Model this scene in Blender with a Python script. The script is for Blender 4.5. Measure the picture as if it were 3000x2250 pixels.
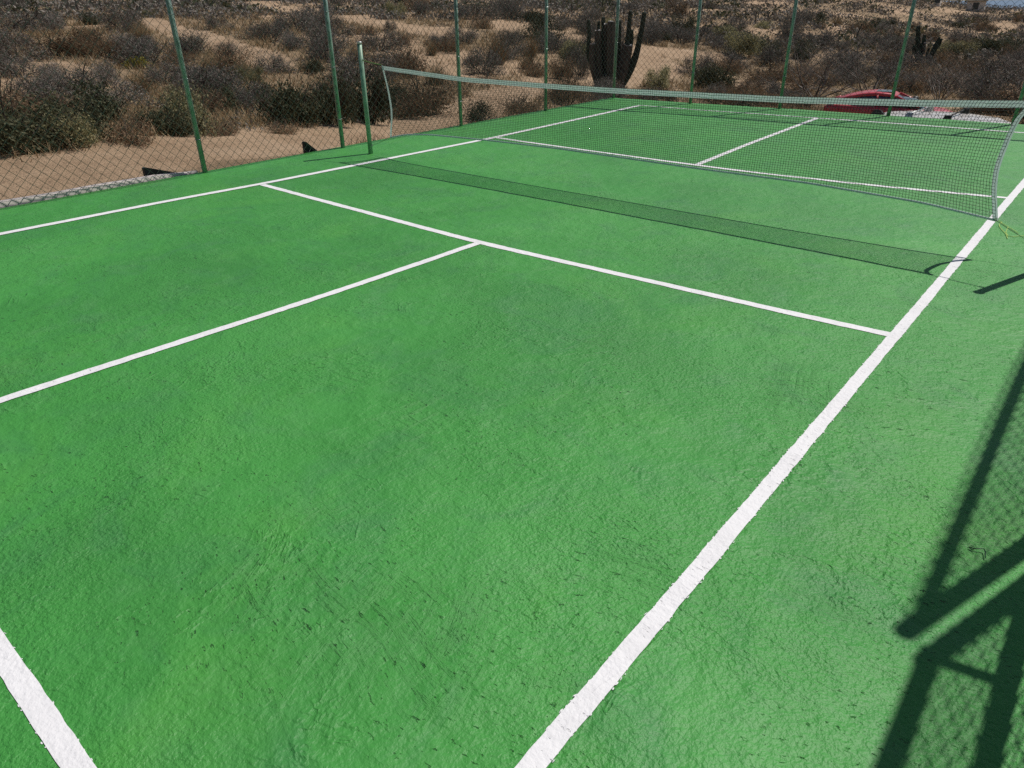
import bpy, math, random
import numpy as np
from mathutils import Vector, Matrix

for o in list(bpy.data.objects):
    bpy.data.objects.remove(o, do_unlink=True)
scene = bpy.context.scene
COL = scene.collection
RNG = np.random.default_rng(11)

# ------------------------------------------------------------------ camera
CAM = np.array([3.69383, -5.83620, 1.59609])
R_ = np.array([0.767537, 0.640874, -0.012905])
U_ = np.array([-0.296188, 0.372436, 0.879525])
F_ = np.array([-0.568471, 0.671246, -0.475678])
FPX = 2058.3
cam = bpy.data.cameras.new('camera')
cam.sensor_fit = 'HORIZONTAL'; cam.sensor_width = 36.0
cam.lens = 36.0 * FPX / 3000.0
cam.clip_start = 0.05; cam.clip_end = 30000
camo = bpy.data.objects.new('camera', cam); COL.objects.link(camo)
m = Matrix.Identity(4)
for i in range(3):
    m[i][0] = R_[i]; m[i][1] = U_[i]; m[i][2] = -F_[i]; m[i][3] = CAM[i]
camo.matrix_world = m
scene.camera = camo

# ------------------------------------------------------------------ sky and sun
SUNV = Vector((0.208, 0.623, 1.0)).normalized()
world = bpy.data.worlds.new('World'); scene.world = world; world.use_nodes = True
wn = world.node_tree.nodes; wl = world.node_tree.links
bg = wn['Background']
sky = wn.new('ShaderNodeTexSky'); sky.sky_type = 'NISHITA'; sky.sun_disc = False
sky.sun_elevation = math.asin(SUNV.z); sky.sun_rotation = math.atan2(SUNV.x, SUNV.y)
sky.air_density = 1.0; sky.dust_density = 0.6
wl.new(sky.outputs[0], bg.inputs[0]); bg.inputs[1].default_value = 0.05
sun = bpy.data.lights.new('sun', 'SUN'); sun.energy = 3.95; sun.angle = math.radians(0.53)
sun.color = (1.0, 0.955, 0.885)
suno = bpy.data.objects.new('sun', sun); COL.objects.link(suno)
suno.rotation_mode = 'QUATERNION'; suno.rotation_quaternion = SUNV.to_track_quat('Z', 'Y')
suno.location = (10, 30, 40)
vs = scene.view_settings
vs.view_transform = 'Standard'; vs.look = 'None'; vs.exposure = -0.10; vs.gamma = 1.0; vs.use_curve_mapping = False
scene.render.engine = 'CYCLES'
scene.cycles.use_denoising = False
scene.cycles.sample_clamp_indirect = 2.0; scene.cycles.caustics_reflective = False; scene.cycles.caustics_refractive = False
scene.cycles.max_bounces = 6; scene.cycles.transparent_max_bounces = 8

# ------------------------------------------------------------------ helpers
def px_dir(u, v):
    d = F_ + R_ * (u - 1500) / FPX - U_ * (v - 1125) / FPX
    return d / np.linalg.norm(d)
def court_pt(u, v, z=0.0):
    d = px_dir(u, v); return CAM + d * ((z - CAM[2]) / d[2])
def sst(a, b, x):
    t = np.clip((x - a) / (b - a), 0, 1); return t * t * (3 - 2 * t)

_P = np.random.default_rng(5).random((64, 64))
def vnoise(x, y):
    x = np.asarray(x, float); y = np.asarray(y, float)
    xi = np.floor(x).astype(int); yi = np.floor(y).astype(int)
    fx = x - xi; fy = y - yi
    fx = fx * fx * (3 - 2 * fx); fy = fy * fy * (3 - 2 * fy)
    a = _P[xi % 64, yi % 64]; b = _P[(xi + 1) % 64, yi % 64]
    c = _P[xi % 64, (yi + 1) % 64]; d = _P[(xi + 1) % 64, (yi + 1) % 64]
    return (a * (1 - fx) + b * fx) * (1 - fy) + (c * (1 - fx) + d * fx) * fy
def fbm(x, y, n=4):
    s = 0; a = .5
    for i in range(n):
        s = s + a * vnoise(x + 17.3 * i, y - 9.1 * i); x = x * 2.03; y = y * 2.03; a *= .5
    return s

def mesh_np(name, V, F):
    """V (n,3), F (m,k) arrays -> mesh"""
    V = np.ascontiguousarray(V, np.float32); F = np.ascontiguousarray(F, np.int32)
    me = bpy.data.meshes.new(name)
    k = F.shape[1]
    me.vertices.add(len(V)); me.vertices.foreach_set('co', V.ravel())
    me.loops.add(F.size); me.loops.foreach_set('vertex_index', F.ravel())
    me.polygons.add(len(F))
    me.polygons.foreach_set('loop_start', np.arange(0, F.size, k, dtype=np.int32))
    me.polygons.foreach_set('loop_total', np.full(len(F), k, np.int32))
    me.update(calc_edges=True)
    return me
def mesh_mixed(name, V, F):
    me = bpy.data.meshes.new(name); me.from_pydata([tuple(map(float, v)) for v in V], [], F); me.update(); return me
def smooth(me, on=True):
    me.polygons.foreach_set('use_smooth', np.full(len(me.polygons), on)); me.update(); return me
def obj(name, me, mat=None, parent=None, loc=None):
    o = bpy.data.objects.new(name, me); COL.objects.link(o)
    if mat is not None and me is not None and not me.materials: me.materials.append(mat)
    if parent is not None: o.parent = parent
    if loc is not None: o.location = loc
    return o
def empty(name, loc=(0, 0, 0), rz=0.0):
    o = bpy.data.objects.new(name, None); COL.objects.link(o); o.location = loc; o.rotation_euler = (0, 0, rz)
    o.empty_display_size = .2
    return o
def tag(o, label=None, cat=None, group=None, kind=None):
    if label: o['label'] = label
    if cat: o['category'] = cat
    if group: o['group'] = group
    if kind: o['kind'] = kind
    return o
def copy_tree(o, parent=None):
    c = o.copy(); COL.objects.link(c); c.parent = parent
    for ch in list(o.children): copy_tree(ch, c)
    return c

class MB:
    def __init__(s): s.V = []; s.F = []
    def add(s, V, F):
        n = len(s.V); s.V += [tuple(map(float, v)) for v in V]; s.F += [tuple(i + n for i in f) for f in F]; return s
    def box(s, x0, x1, y0, y1, z0, z1):
        V = [(x, y, z) for z in (z0, z1) for y in (y0, y1) for x in (x0, x1)]
        return s.add(V, [(0, 2, 3, 1), (4, 5, 7, 6), (0, 1, 5, 4), (2, 6, 7, 3), (0, 4, 6, 2), (1, 3, 7, 5)])
    def tube(s, pts, rad, n=8, cap=True):
        pts = [Vector(p) for p in pts]; k = len(pts)
        if not hasattr(rad, '__len__'): rad = [rad] * k
        up = None; V = []; F = []
        for i, p in enumerate(pts):
            t = (pts[min(i + 1, k - 1)] - pts[max(i - 1, 0)]).normalized()
            if up is None:
                up = Vector((0, 0, 1)) if abs(t.z) < .9 else Vector((1, 0, 0))
            a = (up - t * up.dot(t)).normalized(); b = t.cross(a); up = a
            for j in range(n):
                an = 2 * math.pi * j / n
                V.append(p + (a * math.cos(an) + b * math.sin(an)) * rad[i])
        for i in range(k - 1):
            for j in range(n):
                F.append((i * n + j, i * n + (j + 1) % n, (i + 1) * n + (j + 1) % n, (i + 1) * n + j))
        if cap:
            F.append(tuple(range(n - 1, -1, -1))); F.append(tuple((k - 1) * n + j for j in range(n)))
        return s.add(V, F)
    def build(s, name, mat, parent=None, sm=False, loc=None):
        me = mesh_mixed(name, s.V, s.F)
        if sm: smooth(me)
        return obj(name, me, mat, parent, loc)

def tubes_np(P, r):
    """P (W,J,3) polylines -> triangular tubes"""
    W, J, _ = P.shape
    t = np.empty_like(P); t[:, 1:-1] = P[:, 2:] - P[:, :-2]; t[:, 0] = P[:, 1] - P[:, 0]; t[:, -1] = P[:, -1] - P[:, -2]
    t /= np.linalg.norm(t, axis=2, keepdims=True) + 1e-9
    ref = np.zeros_like(t); ref[...] = (0.57, -0.33, 0.75)
    a = np.cross(t, ref); a /= np.linalg.norm(a, axis=2, keepdims=True) + 1e-9
    b = np.cross(t, a)
    V = np.stack([P + r * (a * math.cos(q) + b * math.sin(q)) for q in (0, 2.0944, 4.18879)], axis=2)
    idx = np.arange(W * J * 3).reshape(W, J, 3)
    Q = []
    for j in range(3):
        k = (j + 1) % 3
        Q.append(np.stack([idx[:, :-1, j], idx[:, :-1, k], idx[:, 1:, k], idx[:, 1:, j]], -1).reshape(-1, 4))
    return V.reshape(-1, 3), np.concatenate(Q)

# ------------------------------------------------------------------ materials
def new_mat(name):
    mt = bpy.data.materials.new(name); mt.use_nodes = True
    nt = mt.node_tree; b = nt.nodes['Principled BSDF']
    return mt, nt, b
def N(nt, typ, **kw):
    n = nt.nodes.new(typ)
    for k, v in kw.items():
        if k in n.inputs.keys(): n.inputs[k].default_value = v
        else: setattr(n, k, v)
    return n
def noise(nt, vec, scale, detail=4, rough=.5, dist=0.0):
    n = nt.nodes.new('ShaderNodeTexNoise')
    n.inputs['Scale'].default_value = scale; n.inputs['Detail'].default_value = detail
    n.inputs['Roughness'].default_value = rough; n.inputs['Distortion'].default_value = dist
    if vec is not None: nt.links.new(vec, n.inputs['Vector'])
    return n.outputs['Fac']
def ramp(nt, fac, stops):
    r = nt.nodes.new('ShaderNodeValToRGB')
    el = r.color_ramp.elements
    while len(el) < len(stops): el.new(.5)
    for e, (p, c) in zip(el, stops):
        e.position = p; e.color = (*c, 1) if len(c) == 3 else c
    nt.links.new(fac, r.inputs[0]); return r.outputs[0]
def mixc(nt, fac, a, b, mode='MIX'):
    n = nt.nodes.new('ShaderNodeMix'); n.data_type = 'RGBA'; n.blend_type = mode
    for s, v in ((0, fac), (6, a), (7, b)):
        if isinstance(v, (int, float)): n.inputs[s].default_value = v
        elif isinstance(v, tuple): n.inputs[s].default_value = (*v, 1)
        else: nt.links.new(v, n.inputs[s])
    return n.outputs[2]
def math_(nt, op, a, b=0.0, c=None):
    n = nt.nodes.new('ShaderNodeMath'); n.operation = op
    for i, v in enumerate((a, b) if c is None else (a, b, c)):
        if isinstance(v, (int, float)): n.inputs[i].default_value = v
        else: nt.links.new(v, n.inputs[i])
    return n.outputs[0]
def bump(nt, h, dist, strength=1.0, prev=None):
    n = nt.nodes.new('ShaderNodeBump'); n.inputs['Distance'].default_value = dist; n.inputs['Strength'].default_value = strength
    nt.links.new(h, n.inputs['Height'])
    if prev is not None: nt.links.new(prev, n.inputs['Normal'])
    return n.outputs[0]
def mapping(nt, vec, scale=(1, 1, 1), rot=(0, 0, 0)):
    n = nt.nodes.new('ShaderNodeMapping'); n.inputs['Scale'].default_value = scale; n.inputs['Rotation'].default_value = rot
    nt.links.new(vec, n.inputs['Vector']); return n.outputs[0]
def simple(name, col, rough=.6, metal=0.0, var=.15, vscale=20, bmp=0.0, spec=.5):
    mt, nt, b = new_mat(name)
    tc = nt.nodes.new('ShaderNodeTexCoord').outputs['Object']
    f = noise(nt, tc, vscale, 5, .6)
    c = ramp(nt, f, [(.3, tuple(max(0, x * (1 - var)) for x in col)), (.7, tuple(min(1, x * (1 + var)) for x in col))])
    nt.links.new(c, b.inputs['Base Color']); b.inputs['Roughness'].default_value = rough; b.inputs['Metallic'].default_value = metal
    b.inputs['Specular IOR Level'].default_value = spec
    if bmp: nt.links.new(bump(nt, f, bmp), b.inputs['Normal'])
    return mt

def court_relief(nt, tc, k=1.0):
    """hand-trowelled render: fine grain, trowel drags and pits"""
    g = noise(nt, tc, 72, 2.5, .55)
    pn = noise(nt, tc, 0.9, 3, .5)                                   # where the grain is rough or polished
    pm = ramp(nt, pn, [(.36, (.25, .25, .25)), (.62, (1, 1, 1))])
    g2 = math_(nt, 'MULTIPLY', g, pm)
    warp = nt.nodes.new('ShaderNodeTexNoise'); warp.inputs['Scale'].default_value = .55; warp.inputs['Detail'].default_value = 2
    nt.links.new(tc, warp.inputs['Vector'])
    vm = nt.nodes.new('ShaderNodeVectorMath'); vm.operation = 'MULTIPLY_ADD'
    nt.links.new(warp.outputs['Color'], vm.inputs[0]); vm.inputs[1].default_value = (1.3, 1.3, 0); nt.links.new(tc, vm.inputs[2])
    s1 = noise(nt, mapping(nt, vm.outputs[0], (2.2, 17, 1), (0, 0, .75)), 1.0, 7, .66)
    s2 = noise(nt, mapping(nt, vm.outputs[0], (19, 2.0, 1), (0, 0, .3)), 1.0, 7, .66)
    st = math_(nt, 'MAXIMUM', s1, s2)
    lump = noise(nt, tc, 7, 5, .6)
    pit = noise(nt, mapping(nt, vm.outputs[0], (30, 58, 1), (0, 0, .35)), 1.0, 4, .6)
    pitm = ramp(nt, pit, [(.27, (0, 0, 0)), (.365, (1, 1, 1))])
    pg = noise(nt, tc, 1.7, 2, .5)
    pgm = ramp(nt, pg, [(.45, (1, 1, 1)), (.60, (0, 0, 0))])
    pitf = math_(nt, 'MAXIMUM', pitm, pgm)
    stm = ramp(nt, noise(nt, tc, 1.3, 3, .5), [(.50, (0, 0, 0)), (.66, (1, 1, 1))])      # drags only here and there
    st2 = math_(nt, 'MULTIPLY', ramp(nt, st, [(.52, (0, 0, 0)), (.80, (1, 1, 1))]), stm)
    n = bump(nt, lump, .020 * k, 1.0)
    n = bump(nt, st2, .0065 * k, 1.0, n)
    med = noise(nt, tc, 26, 3, .55)
    medm = ramp(nt, noise(nt, tc, 2.1, 4, .6), [(.40, (.12, .12, .12)), (.66, (1, 1, 1))])
    n = bump(nt, math_(nt, 'MULTIPLY', med, medm), .012 * k, 1.0, n)
    n = bump(nt, pitf, .010 * k, 1.0, n)
    rl = noise(nt, tc, 1.5, 5, .6, 1.2)
    rl = ramp(nt, math_(nt, 'ABSOLUTE', math_(nt, 'SUBTRACT', rl, .5)), [(0, (1, 1, 1)), (.012, (.5, .5, .5)), (.030, (0, 0, 0))])
    rm = ramp(nt, noise(nt, tc, 2.7, 3, .5), [(.52, (0, 0, 0)), (.60, (1, 1, 1))])
    n = bump(nt, math_(nt, 'MULTIPLY', rl, rm), .0030 * k, 1.0, n)
    n = bump(nt, g2, .0085 * k, 1.0, n)
    return n, pitf, st, pn

def mat_court():
    mt, nt, b = new_mat('green_painted_render')
    tc = nt.nodes.new('ShaderNodeTexCoord').outputs['Object']
    n, pitf, st, pn = court_relief(nt, tc)
    big = noise(nt, tc, .55, 5, .6, .6)
    mid = noise(nt, tc, 2.3, 5, .6, 1.0)
    col = ramp(nt, big, [(.30, (.042, .232, .040)), (.50, (.054, .292, .049)), (.72, (.074, .338, .066))])
    col = mixc(nt, ramp(nt, mid, [(.50, (0, 0, 0)), (.72, (.55, .55, .55))]), col, (.050, .215, .068))
    col = mixc(nt, ramp(nt, noise(nt, tc, 1.1, 4, .6, .5), [(.54, (0, 0, 0)), (.72, (.6, .6, .6))]), col, (.078, .330, .050))
    sp = noise(nt, tc, 48, 5, .7)
    col = mixc(nt, ramp(nt, sp, [(.30, (.18, .18, .18)), (.44, (0, 0, 0))]), col, (.030, .190, .045))
    col = mixc(nt, ramp(nt, pitf, [(.0, (.8, .8, .8)), (.6, (0, 0, 0))]), col, (.020, .110, .034))
    dust = noise(nt, tc, 3.7, 6, .7)
    col = mixc(nt, ramp(nt, dust, [(.52, (0, 0, 0)), (.80, (.28, .28, .28))]), col, (.16, .36, .16))
    nt.links.new(col, b.inputs['Base Color'])
    b.inputs['Roughness'].default_value = .55; b.inputs['Specular IOR Level'].default_value = .5
    nt.links.new(n, b.inputs['Normal'])
    return mt
def mat_line():
    mt, nt, b = new_mat('white_line_paint')
    tc = nt.nodes.new('ShaderNodeTexCoord').outputs['Object']
    n, pitf, st, pn = court_relief(nt, tc, .45)
    f = noise(nt, tc, 6, 5, .65)
    col = ramp(nt, f, [(.3, (.78, .77, .79)), (.6, (.85, .84, .86))])
    col = mixc(nt, ramp(nt, noise(nt, tc, 60, 4, .7), [(.20, (.4, .4, .4)), (.30, (0, 0, 0))]), col, (.55, .60, .55))
    nt.links.new(col, b.inputs['Base Color']); b.inputs['Roughness'].default_value = .7
    nt.links.new(n, b.inputs['Normal'])
    return mt
def mat_terrain():
    mt, nt, b = new_mat('sandy_soil')
    tc = nt.nodes.new('ShaderNodeTexCoord').outputs['Object']
    at = nt.nodes.new('ShaderNodeAttribute'); at.attribute_name = 'cover'
    cov = at.outputs['Fac']
    s = noise(nt, tc, .8, 8, .7)
    sand = ramp(nt, s, [(.28, (.34, .230, .145)), (.5, (.45, .315, .205)), (.72, (.54, .390, .265))])
    lit = ramp(nt, noise(nt, tc, 1.6, 8, .75), [(.25, (.18, .128, .082)), (.5, (.31, .22, .138)), (.75, (.43, .32, .20))])
    e = noise(nt, tc, 2.2, 8, .75)
    e2 = noise(nt, tc, .35, 6, .7)
    ee = math_(nt, 'ADD', math_(nt, 'MULTIPLY', math_(nt, 'SUBTRACT', e, .5), 1.1), math_(nt, 'MULTIPLY', math_(nt, 'SUBTRACT', e2, .5), 1.1))
    fac = math_(nt, 'ADD', cov, math_(nt, 'MULTIPLY', ee, math_(nt, 'MINIMUM', math_(nt, 'MULTIPLY', cov, 3.0), 1.0)))
    fm = ramp(nt, fac, [(.38, (0, 0, 0)), (.62, (1, 1, 1))])
    col = mixc(nt, fm, sand, lit)
    peb = noise(nt, tc, 14, 4, .7)
    col = mixc(nt, ramp(nt, peb, [(.28, (.6, .6, .6)), (.4, (0, 0, 0))]), col, (.15, .10, .07))
    nt.links.new(col, b.inputs['Base Color']); b.inputs['Roughness'].default_value = .95; b.inputs['Specular IOR Level'].default_value = .15
    n = bump(nt, s, .25); n = bump(nt, e, .10, 1, n); n = bump(nt, peb, .03, 1, n)
    nt.links.new(n, b.inputs['Normal'])
    return mt
def mat_leaf(name, cols, transl=.25, rough=.7):
    mt, nt, b = new_mat(name)
    g = nt.nodes.new('ShaderNodeNewGeometry'); oi = nt.nodes.new('ShaderNodeObjectInfo')
    r = math_(nt, 'FRACT', math_(nt, 'ADD', g.outputs['Random Per Island'], math_(nt, 'MULTIPLY', oi.outputs['Random'], .37)))
    k = len(cols)
    col = ramp(nt, r, [(i / (k - 1), c) for i, c in enumerate(cols)])
    hv = nt.nodes.new('ShaderNodeHueSaturation'); nt.links.new(col, hv.inputs['Color'])
    nt.links.new(math_(nt, 'MULTIPLY_ADD', oi.outputs['Random'], .5, .75), hv.inputs['Value'])
    nt.links.new(hv.outputs[0], b.inputs['Base Color']); b.inputs['Roughness'].default_value = rough
    b.inputs['Specular IOR Level'].default_value = .25
    if transl:
        t = nt.nodes.new('ShaderNodeBsdfTranslucent'); nt.links.new(hv.outputs[0], t.inputs[0])
        mx = nt.nodes.new('ShaderNodeMixShader'); mx.inputs[0].default_value = transl
        nt.links.new(b.outputs[0], mx.inputs[1]); nt.links.new(t.outputs[0], mx.inputs[2])
        nt.links.new(mx.outputs[0], nt.nodes['Material Output'].inputs[0])
    return mt

def mat_post():
    mt, nt, b = new_mat('green_painted_galvanised_pipe')
    tc = nt.nodes.new('ShaderNodeTexCoord').outputs['Object']
    f = noise(nt, mapping(nt, tc, (40, 40, 9)), 1.0, 6, .7)
    col = ramp(nt, f, [(.33, (.12, .18, .16)), (.47, (.24, .34, .295)), (.58, (.34, .45, .40)), (.70, (.48, .55, .52))])
    nt.links.new(col, b.inputs['Base Color']); b.inputs['Roughness'].default_value = .42; b.inputs['Metallic'].default_value = .15
    nt.links.new(bump(nt, f, .002), b.inputs['Normal'])
    return mt

M = {}
M['court'] = mat_court(); M['line'] = mat_line(); M['terrain'] = mat_terrain(); M['post'] = mat_post()
M['netpost'] = simple('green_net_post_paint', (.25, .39, .29), .42, .05, .25, 14, .002)
M['wire'] = simple('dark_green_coated_wire', (.062, .085, .072), .45, .2, .3, 30)
M['galv'] = simple('galvanised_steel', (.55, .57, .57), .35, .85, .15, 60)
M['concrete'] = simple('pale_concrete', (.66, .58, .55), .85, 0, .10, 9, .002)
M['greywall'] = simple('grey_block_wall', (.36, .34, .32), .9, 0, .2, 3, .02)
M['blackplate'] = simple('black_sheet', (.006, .006, .007), .6, 0, .2, 10)
M['thread'] = simple('dark_net_thread', (.018, .022, .020), .8, 0, .2, 40)
M['cord'] = simple('green_cord', (.13, .26, .07), .7, 0, .2, 60)
M['limecord'] = simple('lime_cord', (.58, .74, .20), .7, 0, .15, 60)
M['darkwire'] = simple('bare_dark_wire', (.05, .07, .06), .3, .8, .2, 60)
M['cactus'] = simple('cactus_skin', (.040, .050, .030), .75, 0, .4, 6, .02)
M['cactuswood'] = simple('dry_cactus_wood', (.085, .068, .052), .9, 0, .5, 5, .04)
M['cutwood'] = simple('bleached_cut_end', (.46, .43, .41), .9, 0, .25, 14, .02)
M['oldwood'] = simple('dark_weathered_post', (.055, .045, .038), .9, 0, .35, 8, .02)
M['stem'] = mat_leaf('shrub_stem', [(.05, .04, .03), (.09, .07, .055)], 0, .9)
M['olive'] = mat_leaf('olive_leaf', [(.11, .11, .055), (.22, .21, .10), (.32, .295, .155), (.42, .375, .225)], .38)
M['darkolive'] = mat_leaf('dark_olive_leaf', [(.034, .040, .021), (.070, .074, .036), (.115, .11, .058)], .2)
M['grey'] = mat_leaf('grey_scrub_twig', [(.10, .090, .080), (.18, .160, .140), (.27, .240, .210)], .1, .9)
M['rust'] = mat_leaf('rust_dry_leaf', [(.10, .066, .044), (.18, .120, .076), (.27, .185, .112), (.36, .26, .16)], .2, .9)
M['pale'] = mat_leaf('pale_bare_branch', [(.085, .070, .060), (.15, .125, .11), (.36, .32, .29)], 0, .9)
M['yellow'] = mat_leaf('yellow_green_leaf', [(.13, .14, .025), (.27, .25, .035), (.36, .32, .05)], .3)
M['straw'] = mat_leaf('dry_straw', [(.22, .15, .085), (.34, .245, .14), (.46, .35, .21)], .2, .9)
def mat_band():
    mt, nt, b = new_mat('white_vinyl_net_tape')
    tc = nt.nodes.new('ShaderNodeTexCoord').outputs['Object']
    f = noise(nt, tc, 25, 4, .6)
    col = ramp(nt, f, [(.3, (.52, .63, .64)), (.7, (.64, .73, .73))])
    nt.links.new(col, b.inputs['Base Color']); b.inputs['Roughness'].default_value = .5
    t = nt.nodes.new('ShaderNodeBsdfTranslucent'); nt.links.new(col, t.inputs[0])
    mx = nt.nodes.new('ShaderNodeMixShader'); mx.inputs[0].default_value = .45
    nt.links.new(b.outputs[0], mx.inputs[1]); nt.links.new(t.outputs[0], mx.inputs[2])
    nt.links.new(mx.outputs[0], nt.nodes['Material Output'].inputs[0])
    return mt
M['band'] = mat_band()
def mat_paint(name, col):
    mt, nt, b = new_mat(name)
    tc = nt.nodes.new('ShaderNodeTexCoord').outputs['Object']
    f = noise(nt, tc, 3, 6, .7)
    c = mixc(nt, ramp(nt, f, [(.45, (0, 0, 0)), (.8, (.35, .35, .35))]), col, (.40, .33, .26))
    nt.links.new(c, b.inputs['Base Color']); b.inputs['Roughness'].default_value = .4
    b.inputs['Coat Weight'].default_value = .5; b.inputs['Coat Roughness'].default_value = .15
    return mt
M['redpaint'] = mat_paint('red_car_paint', (.58, .035, .055))
M['whitepaint'] = mat_paint('white_car_paint', (.66, .62, .60))
M['glass'] = simple('tinted_car_glass', (.03, .045, .07), .08, 0, .1, 5, 0, .9)
M['rubber'] = simple('tyre_rubber', (.012, .012, .012), .8, 0, .2, 20)
M['blacktrim'] = simple('black_plastic_trim', (.012, .012, .013), .5, 0, .2, 20)
M['rim'] = simple('alloy_rim', (.5, .5, .5), .3, .8, .1, 20)
M['lamp'] = simple('clear_lamp_lens', (.6, .6, .6), .15, 0, .1, 20)
M['taillamp'] = simple('red_lamp_lens', (.35, .01, .01), .2, 0, .1, 20)
M['housewall'] = simple('white_house_wall', (.62, .58, .54), .85, 0, .1, 1)
M['houseroof'] = simple('grey_roof', (.22, .20, .19), .85, 0, .15, 1)
M['housedark'] = simple('dark_window_glass', (.03, .035, .045), .2, 0, .1, 3)
def mat_sea():
    mt, nt, b = new_mat('sea_water')
    tc = nt.nodes.new('ShaderNodeTexCoord').outputs['Object']
    b.inputs['Base Color'].default_value = (.10, .17, .30, 1); b.inputs['Roughness'].default_value = .25
    nt.links.new(bump(nt, noise(nt, tc, .05, 6, .6), 2.0, .6), b.inputs['Normal'])
    return mt
M['sea'] = mat_sea()

# ------------------------------------------------------------------ terrain
def height0(x, y):
    y = np.asarray(y, float); xo = x; x = x + .11 * np.maximum(0, y - 12)
    drop = 1.62 + .93 * sst(9, 25, y) * sst(-26, -7, x)
    z = -.42 - drop * sst(-2, 11, y) * sst(-34, -5, x)
    z = z + .040 * np.maximum(0, -x - 16) + .0100 * np.maximum(0, y - 30)
    r = np.hypot(xo, y)
    z = z - 75 * sst(205, 800, r)
    return z
def height(x, y):
    x = np.asarray(x, float); y = np.asarray(y, float)
    z = height0(x, y)
    away = sst(0, 9, np.maximum(np.maximum(-5 - x, y - 13), np.maximum(x - 6, -9 - y)))
    z = z + away * ((fbm(x * .07, y * .07, 4) - .47) * 1.1 + (fbm(x * .33 + 5, y * .33, 3) - .44) * .35)
    return z
def hit(u, v, zoff=0.0):
    d = px_dir(u, v)
    ts = 9.0 * 1.02 ** np.arange(235)
    P = CAM + d * ts[:, None]
    below = P[:, 2] < height(P[:, 0], P[:, 1]) + zoff
    i = int(np.argmax(below)) if below.any() else len(ts) - 1
    ts = np.linspace(ts[max(i - 1, 0)], ts[i], 24); P = CAM + d * ts[:, None]
    below = P[:, 2] < height(P[:, 0], P[:, 1]) + zoff
    i = int(np.argmax(below)) if below.any() else len(ts) - 1
    return P[i], float(ts[i])
def pxm(t): return t / FPX      # metres per photo pixel at range t (approximate)

# sandy tracks, traced on the photograph and laid on the terrain
TR = [
 ([(-500, 640), (-150, 562), (0, 530), (300, 478), (600, 437), (900, 402), (1150, 385), (1350, 335), (1490, 278), (1620, 247), (1740, 236)], 1.0),
 ([(1750, 240), (1850, 215), (1935, 195)], 1.5),
 ([(2170, 247), (2290, 252)], 1.2),
 ([(560, -5), (750, 12), (900, 40), (1050, 60), (1180, 80), (1300, 95)], 1.9),
 ([(1500, 72), (1600, 98), (1720, 118)], 1.3),
 ([(1860, 146), (1950, 152), (2040, 160), (2110, 172)], 1.6),
 ([(2230, 30), (2330, 34), (2450, 40), (2540, 52)], 2.6),
 ([(2210, 95), (2400, 102), (2480, 108)], 1.3),
 ([(2590, 118), (2680, 124)], 1.3),
 ([(2770, 170), (2900, 178), (3010, 180)], .9),
 ([(2950, 160), (3000, 158)], 1.2),
 ([(2770, 33), (2815, 36)], 3.5),
 ([(2770, 122), (2830, 128)], 1.2),
 ([(110, 190), (260, 240), (280, 260)], 1.0),
 ([(430, 60), (560, 100), (720, 150), (780, 185)], 1.0),
 ([(1280, 195), (1400, 235)], .9),
]
TRACKS = []
for pl, w in TR:
    P = np.array([hit(u, v)[0][:2] for u, v in pl]); TRACKS.append((P, w))
def track_d(x, y):
    """signed closeness to a track: <1 inside"""
    best = np.full(np.shape(x), 1e9)
    for P, w in TRACKS:
        for a, b in zip(P[:-1], P[1:]):
            ab = b - a; L2 = ab @ ab + 1e-9
            t = np.clip(((x - a[0]) * ab[0] + (y - a[1]) * ab[1]) / L2, 0, 1)
            d = np.hypot(x - a[0] - t * ab[0], y - a[1] - t * ab[1]) / w
            best = np.minimum(best, d)
    return best
def cover(x, y):
    c = sst(.36, .56, fbm(x * .13 + 3, y * .13 + 8, 5))
    c = .26 + .62 * c
    # brown thicket ground past the parked cars and along the foot of the far wall
    c = np.maximum(c, .95 * sst(-16, -9, x) * sst(6, 9, y) * (1 - sst(27, 34, y)))
    return c * sst(.75, 1.6, track_d(x, y))

az = np.concatenate([np.radians(np.linspace(-100, 25, 470)), np.radians(np.linspace(28, 257, 60))])
rr = [0.0]; s = .6
while rr[-1] < 1500:
    rr.append(rr[-1] + s); s = max(.42, rr[-1] * .021)
rr = np.array(rr[1:])
A, Rr = np.meshgrid(az, rr)
X = CAM[0] + Rr * np.sin(A); Y = CAM[1] + Rr * np.cos(A)
Z = height(X, Y)
nr, na = X.shape
idx = np.arange(nr * na).reshape(nr, na)
i2 = np.roll(idx, -1, axis=1)
Q = np.stack([idx[:-1], idx[1:], i2[1:], i2[:-1]], -1).reshape(-1, 4)[:, ::-1]
me = smooth(mesh_np('ground', np.stack([X, Y, Z], -1).reshape(-1, 3), Q))
att = me.attributes.new('cover', 'FLOAT', 'POINT')
att.data.foreach_set('value', cover(X, Y).astype(np.float32).ravel())
tag(obj('ground', me, M['terrain']), 'dry sandy hillside with brown litter and pale dirt tracks', 'ground', kind='structure')
sea_me = mesh_mixed('sea', [(-14000, -14000, -42), (14000, -14000, -42), (14000, 14000, -42), (-14000, 14000, -42)], [(0, 1, 2, 3)])
tag(obj('sea', sea_me, M['sea']), 'strip of blue sea beyond the hill crest', 'sea', kind='structure')

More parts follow.
